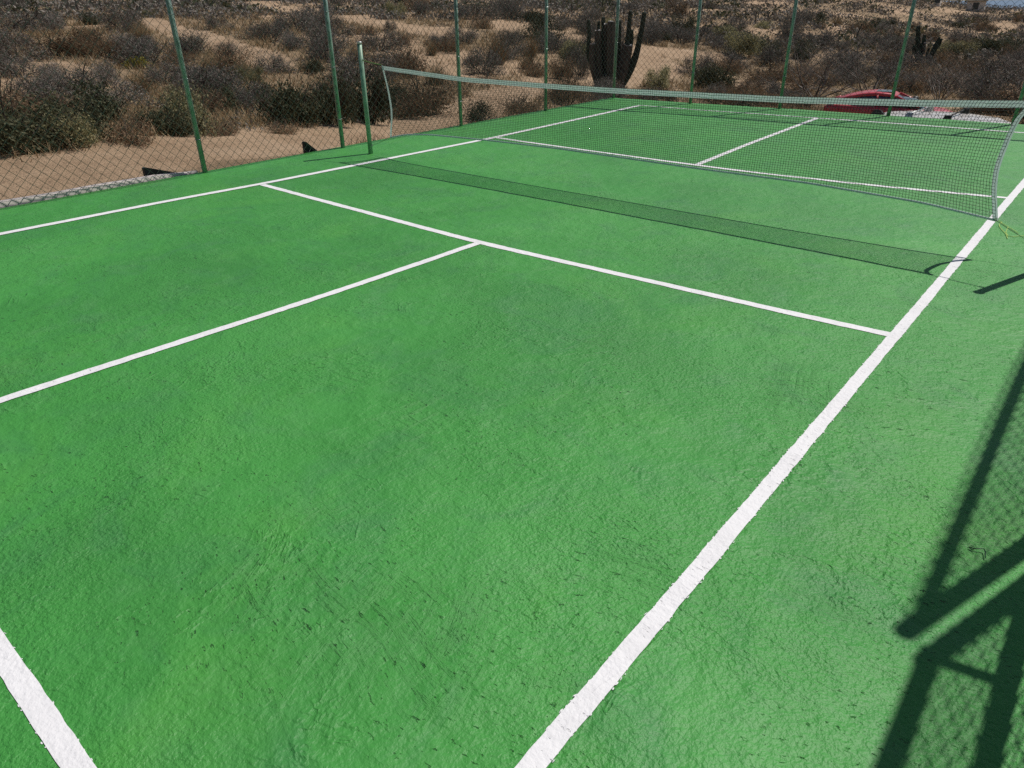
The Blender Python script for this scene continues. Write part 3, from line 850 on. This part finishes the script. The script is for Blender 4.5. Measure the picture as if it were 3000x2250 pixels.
MAIN = [
 ('olive', 385, 715, 225, 392, 'big rounded olive-green shrub beside the dirt track behind the fence post with the curb'),
 ('darkolive', 750, 935, 210, 378, 'big dark green shrub beside the track, next to the fence post nearest the net'),
 ('darkolive', 925, 1045, 170, 376, 'tall dark green shrub behind the net post, between two other dark shrubs'),
 ('darkolive', 1020, 1160, 160, 368, 'tall dark green shrub beside the rust-brown bush on the track bend'),
 ('rust', 1130, 1350, 210, 352, 'wide rust-brown bush on the inner bend of the dirt track'),
 ('darkolive', -60, 190, 275, 468, 'wide dark shrub beside the track, across from the pale curb'),
 ('olive', 130, 300, 300, 440, 'loose olive shrub next to the wide dark shrub by the track'),
 ('rust', 270, 520, 335, 432, 'low rust-brown bush at the edge of the track by the big rounded shrub'),
 ('grey', 265, 420, 232, 325, 'purplish grey leafless bush behind the low rust-brown bush'),
 ('grey', 90, 245, 180, 242, 'dark grey leafless bush on the slope above the olive shrub'),
 ('grey', 245, 400, 170, 258, 'grey leafless bush behind the yellow-flowered plant'),
 ('yellow', 365, 428, 148, 206, 'small bright yellow-green plant among grey scrub'),
 ('grey', 385, 480, 100, 165, 'dark grey scrub bush just up the slope from the yellow plant'),
 ('grey', 525, 680, 170, 258, 'dense grey scrub bush behind the big rounded olive shrub'),
 ('grey', 620, 705, 118, 165, 'small round grey scrub bush on open sand'),
 ('rust', 745, 905, 355, 396, 'low rust-brown bush in front of the big dark shrub, at the track edge'),
 ('rust', 560, 720, 350, 402, 'low rust-brown bush at the foot of the big rounded olive shrub'),
 ('darkolive', 1362, 1445, 292, 364, 'small dark green shrub beside the slab edge behind the net'),
 ('rust', 1430, 1620, 275, 346, 'rust-brown bush beside the small dark shrub at the slab edge'),
 ('rust', 1560, 1760, 262, 318, 'rust-brown bush at the foot of the large cactus'),
 ('grey', 1045, 1180, 88, 160, 'dense grey scrub bush on the slope straight above the net post'),
 ('grey', 1105, 1185, 55, 92, 'dark scrub bush at the edge of the upper track'),
 ('rust', 1245, 1350, 102, 158, 'brown bush on the slope behind the rust bush of the track bend'),
 ('grey', 1365, 1480, 132, 228, 'tall dark grey bush by the eroded bank'),
 ('grey', 1330, 1450, 0, 60, 'wide grey scrub thicket on the upper slope'),
 ('grey', 1440, 1560, 2, 62, 'wide grey scrub thicket next to another on the upper slope'),
 ('rust', 1600, 1675, 172, 240, 'brown bush a few metres from the large cactus'),
 ('grey', 1660, 1745, 128, 232, 'grey bush right behind the large cactus'),
 ('olive', 1840, 2010, 200, 266, 'low green shrub beside the large cactus'),
 ('darkolive', 2008, 2140, 165, 264, 'round dark green shrub between the large cactus and the green thicket'),
 ('olive', 2110, 2215, 92, 168, 'yellowish green shrub in the thicket above the round dark shrub'),
 ('darkolive', 2190, 2310, 98, 170, 'dark green shrub in the thicket above the bare branches'),
 ('rust', 2180, 2310, 188, 248, 'rust-brown bush in front of the green thicket'),
 ('grey', 1845, 1950, 70, 132, 'grey scrub bush behind the tall arms of the large cactus'),
 ('grey', 1940, 2045, 74, 132, 'grey scrub bush on the sand above the round dark shrub'),
 ('grey', 1620, 1730, 44, 84, 'dark scrub bush near an old wooden post on the slope'),
 ('darkolive', 1498, 1612, 24, 66, 'dark green scrub bush below the grey thickets'),
 ('pale', 2290, 2480, 168, 292, 'tangle of pale bare branches behind the red car, thick at the base'),
 ('pale', 2440, 2660, 170, 290, 'tangle of pale bare branches right behind the roof of the red car'),
 ('pale', 2640, 2860, 215, 300, 'tangle of pale bare branches beyond the bonnet of the red car'),
 ('grey', 2800, 3020, 172, 305, 'dense brown-grey thicket past the bare branches'),
 ('darkolive', 2300, 2405, 120, 180, 'green shrub above the bare branches'),
 ('olive', 2745, 2825, 112, 164, 'dark shrub standing beside the small cactus'),
 ('darkolive', 2810, 2930, 108, 160, 'dark green shrub on the slope past the small cactus'),
 ('darkolive', 2900, 3020, 100, 158, 'wide green shrub above the sand streak past the small cactus'),
 ('grey', 2525, 2562, 108, 144, 'small round grey bush standing alone on the sand'),
 ('rust', 2640, 2820, 180, 240, 'rust-brown bush at the foot of the small cactus'),
 ('rust', 1850, 2010, 262, 300, 'rust-brown bush just past the corner post of the fences'),
 ('rust', 1990, 2150, 268, 306, 'rust-brown bush behind the second post of the far fence'),
 ('rust', 2130, 2300, 272, 312, 'rust-brown bush behind the third post of the far fence'),
 ('rust', 2830, 2960, 268, 340, 'rust-brown bush standing past the windscreen of the white car'),
 ('rust', 2930, 3060, 258, 345, 'wide rust-brown bush standing past the white car by the dense thicket'),
 ('rust', 2300, 2420, 276, 322, 'rust-brown bush by the tail of the red car'),
 ('grey', -40, 130, 20, 100, 'large grey scrub thicket on the slope above the wide dark shrub'),
 ('grey', 110, 235, 30, 95, 'grey scrub thicket next to the large one on the slope'),
 ('grey', 0, 120, 150, 235, 'grey-brown bush behind the wide dark shrub'),
 ('rust', 60, 260, 100, 170, 'wide tan-brown bush on the slope below the grey thickets'),
 ('rust', 250, 380, 120, 180, 'tan-brown bush on the slope beside the yellow plant'),
 ('olive', 700, 775, 190, 250, 'small olive shrub on the slope behind the first two fence posts'),
 ('grey', 790, 935, 80, 150, 'grey scrub bush on the slope between two fence posts'),
 ('darkolive', 590, 700, 240, 330, 'dark shrub behind the shoulder of the big rounded olive shrub'),
]
for kd, x0, x1, y0, y1, lb in MAIN: px_bush(kd, x0, x1, y0, y1, lb)
# scattered shrubs over the hillside, told apart by size and by the landmark they stand nearest to
srng = np.random.default_rng(77)
LAND = [((385, 200), 'near the yellow plant'), ((550, 392), 'near the big rounded olive shrub'), ((60, 465), 'near the wide dark shrub by the track'),
        ((60, 60), 'near the large grey thicket on the slope'), ((900, 45), 'near the start of the upper track'), ((1250, 92), 'near the end of the upper track'),
        ((1240, 350), 'near the rust-brown bush of the track bend'), ((1420, 225), 'near the eroded bank'), ((1440, 30), 'near the grey thickets of the upper slope'),
        ((1781, 262), 'near the large cactus'), ((2075, 262), 'near the round dark green shrub'), ((2200, 168), 'near the yellowish green thicket'),
        ((1978, 48), 'near the wooden posts of the upper slope'), ((2545, 140), 'near the leaning wooden post'), ((2700, 206), 'near the small cactus'),
        ((2380, 290), 'near the bare branches past the red car'), ((2950, 158), 'near the green shrub above the sand streak'), ((2380, 38), 'near the broad sandy clearing'), ((2800, 40), 'near the sandy patch below the houses')]
LANDP = [(hit(u, v)[0], t) for (u, v), t in LAND]
LOOK = {'grey': 'leafless grey scrub bush', 'rust': 'dry brown bush', 'darkolive': 'dark green shrub', 'straw': 'straw-coloured grass tuft', 'olive': 'olive-green shrub'}
def fill_bush(kd, x, y, w, h):
    q0, lm = min(LANDP, key=lambda q: (q[0][0] - x) ** 2 + (q[0][1] - y) ** 2)
    dl = math.hypot(q0[0] - x, q0[1] - y); up = math.hypot(x, y) > math.hypot(q0[0], q0[1])
    sz = ('small ' if w < 1.2 else 'wide ' if w > 2.4 else 'middle-sized ')
    lab = sz + LOOK[kd] + (' just ' if dl < 3.5 else ' well ') + ('above ' if up else 'below ') + lm.replace('near ', '', 1)
    bush(kd, (x, y, float(height(x, y)) - .04), w, h, lab, BUSHN[kd].replace('_', ' ') + ' growing on the hillside')
ZONES = [  # pixel boxes for the foot of each bush, kinds, count, size range in metres
 (-60, 720, 300, 425, ['rust', 'rust', 'grey', 'darkolive'], 12, .9, 1.7),
 (720, 1150, 300, 385, ['darkolive', 'rust', 'grey'], 8, 1.2, 2.0),
 (2270, 3040, 205, 292, ['grey', 'rust', 'grey', 'pale'], 34, 1.8, 3.2),
 (1380, 2420, 270, 312, ['rust', 'rust', 'grey'], 16, 1.0, 1.9),
 (-40, 720, 85, 300, ['grey', 'rust', 'grey', 'straw'], 20, 1.2, 2.6),
 (720, 1560, 60, 250, ['grey', 'rust', 'straw', 'grey'], 22, 1.2, 2.8),
 (1560, 2320, 90, 240, ['grey', 'rust', 'grey', 'darkolive'], 26, 1.4, 3.0),
 (2300, 3020, 60, 200, ['grey', 'darkolive', 'rust', 'grey'], 34, 1.6, 3.4),
]
LOOK['pale'] = 'pale bare-branched bush'
for x0, x1, y0, y1, kinds, cntz, w0, w1 in ZONES:
    got = 0
    for q in range(cntz * 6):
        if got >= cntz: break
        p, t = hit(srng.uniform(x0, x1), srng.uniform(y0, y1)); x, y = p[0], p[1]
        if float(track_d(x, y)) < 1.35 or (x > -5.2 and y < 8.0) or (-4.5 < x < 6 and y < 12.5) or (-7 < x < 3 and 20 < y < 27.5): continue
        w = srng.uniform(w0, w1)
        if any((bx - x) ** 2 + (by - y) ** 2 < (.62 * bw + .30 * w) ** 2 for bx, by, bw in BUSHES): continue
        kd = str(srng.choice(kinds)); fill_bush(kd, x, y, w * (.6 if kd == 'straw' else 1), w * srng.uniform(.4, .62)); got += 1
cnt = 0; tries = 0
while cnt < 90 and tries < 9000:
    tries += 1
    a = math.radians(srng.uniform(-79, 2)); r = 30 * (110 / 30) ** srng.random()
    x = CAM[0] + r * math.sin(a); y = CAM[1] + r * math.cos(a)
    if (-5.5 < x < 6 and -9 < y < 13): continue
    if 4 < y < 28 and -8 < x < 6: continue
    if float(track_d(x, y)) < 1.6: continue
    kd = str(srng.choice(['grey', 'rust', 'darkolive', 'straw', 'olive'], p=[.5, .17, .13, .12, .08]))
    w = srng.uniform(.9, 2.3) * (1 if kd != 'straw' else .6) * (1 + r / 160); h = w * srng.uniform(.38, .6)
    if any((bx - x) ** 2 + (by - y) ** 2 < (.7 * bw + .35 * w) ** 2 for bx, by, bw in BUSHES): continue
    fill_bush(kd, x, y, w, h); cnt += 1

# dry grass and low scrub nobody could count
def scatter_pts(n, r0, r1, rng, thr=.0, a0=-84, a1=6):
    a = np.radians(rng.uniform(a0, a1, n)); r = r0 * (r1 / r0) ** rng.random(n)
    x = CAM[0] + r * np.sin(a); y = CAM[1] + r * np.cos(a)
    ok = ~((x > -8.6) & (x < 5) & (y > -9) & (y < 7.4)); x, y, r = x[ok], y[ok], r[ok]
    ok = ~((x > -3) & (x < 6) & (y > 7) & (y < 12)); x, y, r = x[ok], y[ok], r[ok]
    c = cover(x, y); ok = rng.random(len(x)) < np.clip(c * 1.3 - thr, .0, 1); x, y, r = x[ok], y[ok], r[ok]
    return x, y, height(x, y), r
g = np.random.default_rng(9)
x, y, z, r = scatter_pts(26000, 11, 75, g, .12)
k = 7; n = len(x)
bx = np.repeat(x, k) + g.normal(0, .12, n * k); by = np.repeat(y, k) + g.normal(0, .12, n * k); bz = np.repeat(z, k) - .02; br = np.repeat(r, k)
an = g.random(n * k) * 6.283; L = g.uniform(.10, .34, n * k) * (1 + br / 70)
top_ = np.column_stack([bx + np.cos(an) * L * .55, by + np.sin(an) * L * .55, bz + L * g.uniform(.35, 1, n * k)])
wd = (.006 + br * .00035)
pa = np.column_stack([bx - np.sin(an) * wd, by + np.cos(an) * wd, bz]); pb = np.column_stack([bx + np.sin(an) * wd, by - np.cos(an) * wd, bz])
V = np.stack([pa, pb, top_], 1).reshape(-1, 3)
tag(obj('dry_grass', mesh_np('dry_grass', V, np.arange(len(V)).reshape(-1, 3)), M['straw']), 'dry straw-coloured grass covering the sandy slope', 'grass', kind='stuff')
def far_scrub(name, n, r0, r1, mat, label, size, seed, thr):
    g = np.random.default_rng(seed)
    x, y, z, r = scatter_pts(n, r0, r1, g, thr); n = len(x)
    k = 34
    s = g.uniform(.5, 1.25, n) * size * (1 + r / 120)
    d = g.normal(size=(n, k, 3)); d /= np.linalg.norm(d, axis=2, keepdims=True); d[..., 2] = np.abs(d[..., 2]) * .62
    P = d * (g.random((n, k, 1)) ** .4) * s[:, None, None]; P[..., 0] *= g.uniform(.8, 1.6, (n, 1))
    P += np.stack([x, y, z], 1)[:, None, :]
    V, Q_ = leaf_quads(P.reshape(-1, 3), np.repeat(s * .26, k), g, .5)
    tag(obj(name, mesh_np(name, V, Q_), mat), label, 'scrub', kind='stuff')
far_scrub('low_scrub', 1700, 15, 90, M['grey'], 'low grey scrub covering the hillside between the larger bushes', .26, 41, .25)
far_scrub('low_brown_scrub', 1700, 14, 110, M['straw'], 'low straw-brown scrub covering the hillside between the larger bushes', .24, 45, .2)
far_scrub('distant_scrub', 11000, 60, 420, M['grey'], 'distant grey scrub covering the upper hillside', .6, 42, .05)
far_scrub('distant_green_scrub', 1300, 70, 420, M['darkolive'], 'distant dark green scrub dotted over the upper hillside', .85, 43, .1)

# ------------------------------------------------------------------ cacti
def ribbed(pts, rads, ribs=11, depth=.16, seg=18, round_top=True):
    pts = [Vector(p) for p in pts]
    # Catmull-Rom resample
    P = []; Rr_ = []
    for i in range(len(pts) - 1):
        p0 = pts[max(i - 1, 0)]; p1 = pts[i]; p2 = pts[i + 1]; p3 = pts[min(i + 2, len(pts) - 1)]
        for q in range(7):
            t = q / 7
            P.append(.5 * ((2 * p1) + (p2 - p0) * t + (2 * p0 - 5 * p1 + 4 * p2 - p3) * t * t + (3 * p1 - p0 - 3 * p2 + p3) * t ** 3))
            Rr_.append(rads[i] * (1 - t) + rads[i + 1] * t)
    P.append(pts[-1]); Rr_.append(rads[-1])
    if round_top:
        d = (P[-1] - P[-2]).normalized(); r = Rr_[-1]
        for q in (.45, .75, .93): P.append(pts[-1] + d * r * q * 1.1); Rr_.append(r * math.sqrt(max(0.02, 1 - q * q)))
    n = ribs * 2; V = []; F = []; up = Vector((1, 0, 0))
    for i, p in enumerate(P):
        t = (P[min(i + 1, len(P) - 1)] - P[max(i - 1, 0)]).normalized()
        a = (up - t * up.dot(t)).normalized(); b = t.cross(a); up = a
        for j in range(n):
            an = 2 * math.pi * j / n; rr2 = Rr_[i] * (1 + (depth if j % 2 == 0 else -depth))
            V.append(p + (a * math.cos(an) + b * math.sin(an)) * rr2)
    for i in range(len(P) - 1):
        for j in range(n): F.append((i * n + j, i * n + (j + 1) % n, (i + 1) * n + (j + 1) % n, (i + 1) * n + j))
    F.append(tuple((len(P) - 1) * n + j for j in range(n)))
    return V, F
def cactus(base_px, zoom, cols, label):
    ox, oy, sc = zoom
    p, t = hit(*base_px)
    fx = np.array([F_[0], F_[1], 0]); dd = px_dir(*base_px); h = np.array([dd[0], dd[1], 0]); h /= np.linalg.norm(h)
    right = np.array([h[1], -h[0], 0])
    root = empty('cactus', tuple(p)); tag(root, label, 'cactus')
    a0 = math.asin(dd[2])
    def loc(zx, zy, dep):
        u = ox + zx / sc; v = oy + zy / sc
        d = px_dir(u, v); q = CAM + d * ((t * float(np.hypot(dd[0], dd[1])) + dep) / float(d @ h))
        return tuple(q - p)
    mpp = t / FPX * .93
    for kind, pts, rad, dep in cols:
        rads = [rr3 / sc * mpp for rr3 in rad]
        W = [loc(zx, zy, dep * (1 if i else .35)) for i, (zx, zy) in enumerate(pts)]
        V, F = ribbed(W, rads, 11, .13 if kind == 'g' else .07, round_top=(kind == 'g'))
        o = MB().add(V, F).build('arm' if kind == 'g' else 'woody_stump', M['cactus'] if kind == 'g' else M['cactuswood'], root, False)
        if kind == 'w':
            tv = Vector(W[-1]); r = rads[-1]
            mb = MB(); q = random.Random(int(r * 1e5))
            Vt = [tv + Vector((math.cos(s) * r * q.uniform(.8, 1.05), math.sin(s) * r * q.uniform(.8, 1.05), q.uniform(-.02, .07))) for s in np.linspace(0, 6.283, 11)[:-1]]
            mb.add(Vt + [tv + Vector((0, 0, -.05))], [(i, (i + 1) % 10, 10) for i in range(10)])
            mb.add([v_ + Vector((0, 0, -.06)) for v_ in Vt] + Vt, [(i, (i + 1) % 10, (i + 1) % 10 + 10, i + 10) for i in range(10)])
            c_ = mb.build('cut_end', M['cutwood'], o)
    return root
cactus((1781, 262), (1640, 0, 5.53), [
 ('g', [(640, 1440), (560, 1150), (478, 930), (462, 760), (474, 560), (468, 340)], [60, 40, 34, 27, 26, 23], .1),
 ('w', [(640, 1440), (545, 1100), (525, 900), (535, 715)], [55, 52, 48, 44], -.25),
 ('w', [(690, 1450), (630, 1100), (620, 800), (620, 495)], [70, 58, 52, 46], -.15),
 ('g', [(740, 1440), (715, 1000), (715, 700), (700, 300)], [50, 38, 36, 26], .2),
 ('g', [(700, 1300), (640, 800), (628, 360)], [30, 24, 18], .45),
 ('w', [(790, 1440), (765, 1000), (750, 700), (752, 395)], [60, 46, 42, 36], .05),
 ('w', [(840, 1450), (835, 1100), (832, 700), (835, 355)], [85, 68, 62, 56], -.3),
 ('g', [(900, 1440), (925, 1000), (945, 700), (970, 350)], [60, 46, 40, 26], .15),
 ('w', [(930, 1440), (1000, 1150), (1060, 900), (1100, 735)], [90, 95, 88, 74], -.1),
 ('g', [(1040, 1000), (1085, 760), (1115, 500), (1140, 200)], [48, 40, 32, 26], .05),
 ('g', [(1110, 900), (1150, 700), (1165, 505)], [34, 34, 26], .25),
 ('g', [(980, 1380), (1130, 1130), (1230, 900), (1290, 650), (1335, 430), (1366, 225)], [70, 62, 46, 36, 33, 30], .1),
 ('w', [(860, 1470), (840, 1300), (830, 1200)], [190, 150, 120], 0.0),
], 'large dark cardon cactus with many upright arms and cut grey stumps behind the fence corner')
cactus((2700, 206), (2500, 0, 4.424), [
 ('g', [(850, 900), (845, 700), (838, 540), (842, 352)], [20, 28, 24, 18], 0),
 ('g', [(850, 760), (805, 700), (782, 640), (786, 600)], [15, 15, 14, 12], .05),
 ('g', [(855, 800), (880, 690), (905, 580), (922, 465)], [18, 24, 22, 14], .1),
 ('g', [(925, 890), (990, 760), (1050, 640), (1085, 560), (1115, 492)], [16, 24, 26, 20, 12], 0),
 ('g', [(975, 780), (950, 740), (958, 690), (980, 630)], [12, 12, 12, 9], -.05),
 ('g', [(1050, 650), (1110, 580), (1142, 512)], [16, 16, 11], .1),
 ('w', [(905, 700), (915, 640), (925, 560)], [14, 16, 12], -.1),
], 'small two-trunked dark cactus on the slope beyond the parked cars')

# ------------------------------------------------------------------ old ranch-fence posts on the hillside
OLD = [(1674, 17, 48, 0), (1826, 28, 62, 0), (1978, 18, 50, 0), (2213, 40, 70, 2), (2503, 80, 124, -9), (2633, 72, 108, -3), (2250, 42, 62, 0), (232, 0, 40, 4), (300, 0, 38, 2), (140, 0, 20, -3)]
ol = ['dark leaning wooden post among the scrub, near the small round grey bush', 'dark wooden post on the hillside just up from the small cactus']
for i, (u, v0, v1, lean) in enumerate(OLD):
    p, t = hit(u, v1); h = (v1 - v0) * t / FPX * .9
    mb = MB().tube([(0, 0, -.1), (lean / FPX * t * -.4, 0, h * .5), (lean / FPX * t * -1, 0, h)], [.065, .055, .045], 7)
    o = mb.build('wooden_post', M['oldwood'], None, False, tuple(p))
    tag(o, {4: ol[0], 5: ol[1]}.get(i, 'thin dark wooden post standing in the scrub on the upper hillside'), 'post', 'old wooden posts on the hillside')

# ------------------------------------------------------------------ cars
def loft(stations, name, mat, parent, closed_ends=True, smoothed=True):
    """stations: list of lists of (x,y,z) with equal count, mirrored by the caller"""
    n = len(stations[0]); V = [p for s in stations for p in s]; F = []
    for i in range(len(stations) - 1):
        for j in range(n):
            k = (j + 1) % n
            F.append((i * n + j, i * n + k, (i + 1) * n + k, (i + 1) * n + j))
    F.append(tuple(range(n - 1, -1, -1))); F.append(tuple((len(stations) - 1) * n + j for j in range(n)))
    return MB().add(V, F).build(name, mat, parent, smoothed)
def sect(x, zb, zt, w, rnd=.12):
    """rounded box section at x, from zb to zt, half width w"""
    r = min(rnd, (zt - zb) * .45)
    half = [(w * .93, zb), (w, zb + r * .7), (w, zt - r * 1.2), (w * .975, zt - r * .45), (w - r * .9, zt - r * .08), (w * .45, zt), ]
    return [(x, y, z) for y, z in half] + [(x, -y, z) for y, z in reversed(half)]
def car(loc, rz, paint, label, suv):
    root = empty('parked_car', loc, rz); tag(root, label, 'car', 'parked cars below the far fence')
    L = 2.2; roof = 1.66 if suv else 1.45; belt = 1.02 if suv else 1.0; W = .90
    # lower body (front towards +x)
    body = [(-L, .45, belt - .10, .74), (-L + .1, .30, belt, .83), (-1.4, .24, belt + .02, W), (-.2, .22, belt, W), (.75, .22, belt - .01, W), (1.25, .24, belt - .06, .885), (1.8, .26, belt - .12, .84), (2.08, .32, belt - .22, .76), (L, .42, belt - .42, .66)]
    loft([sect(*b) for b in body], 'body', paint, root)
    # glasshouse in dark glass
    if suv: gh = [(-2.05, belt - .03, belt + .06, .74), (-1.88, belt - .03, roof - .16, .70), (-1.7, belt - .03, roof - .05, .68), (-.6, belt - .03, roof - .022, .69), (.25, belt - .03, roof - .06, .68), (.55, belt - .03, roof - .18, .69), (1.0, belt - .03, belt + .2, .74), (1.3, belt - .05, belt, .76)]
    else: gh = [(-2.1, belt - .03, belt + .05, .70), (-1.9, belt - .03, roof - .36, .66), (-1.3, belt - .03, roof - .13, .62), (-.5, belt - .03, roof - .025, .63), (.05, belt - .03, roof - .06, .63), (.35, belt - .03, roof - .18, .66), (.8, belt - .03, belt + .2, .72), (1.15, belt - .05, belt - .02, .76)]
    loft([sect(*b, .16) for b in gh], 'window', M['glass'], root)
    # roof skin
    if suv: rf_ = [(-1.95, roof - .16, roof - .10, .66), (-1.75, roof - .13, roof - .02, .685), (-1.2, roof - .12, roof + .045, .70), (-.5, roof - .12, roof + .062, .70), (.1, roof - .14, roof + .02, .685), (.45, roof - .18, roof - .085, .67), (.62, roof - .24, roof - .17, .67)]
    else: rf_ = [(-1.95, roof - .42, roof - .33, .62), (-1.45, roof - .26, roof - .15, .635), (-.95, roof - .17, roof - .035, .64), (-.5, roof - .13, roof + .012, .645), (0, roof - .14, roof - .02, .64), (.2, roof - .17, roof - .09, .63)]
    rfo = loft([sect(*b, .10) for b in rf_], 'roof', paint, root)
    # pillars
    x0, x1 = (.40, 1.16) if suv else (.18, 1.0); xr0, xr1 = (-1.9, -2.06) if suv else (-1.85, -2.08)
    for s in (-1, 1):
        for pa_, pb_, rr4 in (((x0, s * .64, roof - .10), (x1, s * .75, belt + .03), .035), ((xr0, s * .64, roof - (.12 if suv else .33)), (xr1, s * .73, belt + .02), .06), ((-.45, s * .675, roof - .08), (-.40, s * .765, belt), .035)):
            MB().tube([pa_, pb_], rr4, 6).build('pillar', paint, root, True)
    if suv:
        for xx, mt_ in ((-1.05, M['galv']), (-.45, M['blacktrim'])):
            o = MB().tube([(xx, -.62, roof + .11), (xx, .62, roof + .11)], .014, 8).build('roof_bar', mt_, root, True)
            for s in (-1, 1):
                MB().add([(xx - .10, s * .67, roof - .05), (xx + .08, s * .67, roof - .05), (xx + .08, s * .62, roof + .14), (xx - .02, s * .62, roof + .14), (xx - .10, s * .56, roof - .03), (xx + .08, s * .56, roof - .03), (xx + .08, s * .56, roof + .14), (xx - .02, s * .56, roof + .14)],
                         [(0, 1, 2, 3), (7, 6, 5, 4), (0, 4, 5, 1), (1, 5, 6, 2), (2, 6, 7, 3), (3, 7, 4, 0)]).build('bar_foot', mt_, o)
        MB().add([(-1.88, -.03, roof - .03), (-1.62, -.03, roof - .0), (-1.70, -.02, roof + .07), (-1.80, -.02, roof + .07), (-1.88, .03, roof - .03), (-1.62, .03, roof), (-1.70, .02, roof + .07), (-1.80, .02, roof + .07)],
                 [(0, 1, 2, 3), (7, 6, 5, 4), (1, 5, 6, 2), (2, 6, 7, 3), (3, 7, 4, 0)]).build('antenna_fin', M['blacktrim'], root)
    else:
        MB().box(-.55, .0, -.36, .36, roof + .003, roof + .018).build('sunroof', M['glass'], root)
    for s in (-1, 1):
        mx = .95 if suv else .78
        mi = MB().tube([(mx - .10, s * .90, belt + .10), (mx - .06, s * 1.0, belt + .12), (mx - .05, s * 1.10, belt + .11), (mx - .04, s * 1.14, belt + .10)], [.05, .115, .115, .05], 10)
        mi.build('wing_mirror', M['blacktrim'], root, True)
        MB().tube([(2.02, s * .62, belt - .36), (2.16, s * .60, belt - .38)], [.11, .085], 10).build('headlight', M['lamp'], root, True)
        MB().box(-L - .01, -L + .12, s * .62 - .12, s * .62 + .12, belt - .30, belt - .08).build('tail_light', M['taillamp'], root)
        for xx in (-1.35, 1.35):
            w_ = empty('wheel', (xx, s * .80, .33)); w_.parent = root
            MB().tube([(0, -.11, 0), (0, -.09, 0), (0, .09, 0), (0, .11, 0)], [.29, .33, .33, .29], 20).build('tyre', M['rubber'], w_, True)
            MB().tube([(0, -.115, 0), (0, .115, 0)], .19, 14).build('rim', M['rim'], w_)
    MB().box(L - .14, L + .03, -.7, .7, .30, .44).build('bumper', M['blacktrim'], root)
    MB().box(-L - .05, -L + .1, -.74, .74, .34, .50).build('bumper', M['blacktrim'], root)
    for s in (-1, 1):
        for xx in (-.35, .75):
            MB().box(xx - .16, xx, s * .905 - .012, s * .905 + .012, belt - .17, belt - .14).build('door_handle', M['blacktrim'], root)
    return root
def car_at(u_mid, v_roof, D, roof_h, rz, paint, label, suv):
    d = px_dir(u_mid, v_roof); q = CAM + d * (D / float(np.hypot(d[0], d[1])))
    return car((q[0], q[1], q[2] - roof_h), rz, paint, label, suv)
white = car_at(2880, 358, 15.2, 1.66, math.radians(-3), M['whitepaint'], 'white car with black roof bars parked right below the far fence', True)
red = car_at(2618, 267, 31.5, 1.46, math.radians(9), M['redpaint'], 'red car parked beyond the white car, in front of bare bushes', False)
# level the ground under the wheels is close to these depths
print('CARS', tuple(round(v, 2) for v in white.location), float(height(white.location.x, white.location.y)), tuple(round(v, 2) for v in red.location), float(height(red.location.x, red.location.y)))

# ------------------------------------------------------------------ houses on the crest
def house(u, v, wpx, hpx, label, D=200):
    d = px_dir(u, v); q = CAM + d * (D / float(np.hypot(d[0], d[1])))
    z = float(height(q[0], q[1])) - .3
    w = wpx * D / FPX * .88; top_z = (CAM + px_dir(u, v - hpx) * (D / float(np.hypot(*px_dir(u, v - hpx)[:2]))))[2] - z
    hh = max(2.3, top_z)
    o = empty('house', (q[0], q[1], z), math.radians(8)); tag(o, label, 'house', 'houses on the hill crest')
    MB().box(-w / 2, w / 2, -2.5, 2.5, -1, hh).build('wall', M['housewall'], o)
    MB().box(-w / 2 - .3, w / 2 + .3, -2.8, 2.8, hh, hh + .25).build('roof', M['houseroof'], o)
    nwin = max(1, int(w / 2.4))
    for i in range(nwin):
        x = -w / 2 + w * (i + .5) / nwin
        wi = MB().box(x - .55, x + .55, -2.53, -2.45, hh * .35, hh * .35 + 1.3).build('window', M['housedark'], o)
        MB().box(x - .65, x + .65, -2.60, -2.50, hh * .35 - .12, hh * .35 - .02).build('sill', M['housewall'], wi)
    return o
house(2862, 8, 40, 4, 'pale flat-roofed house on the crest beside the strip of sea')
house(2748, 6, 14, 8, 'tiny white house on the crest, further along from the wider house')
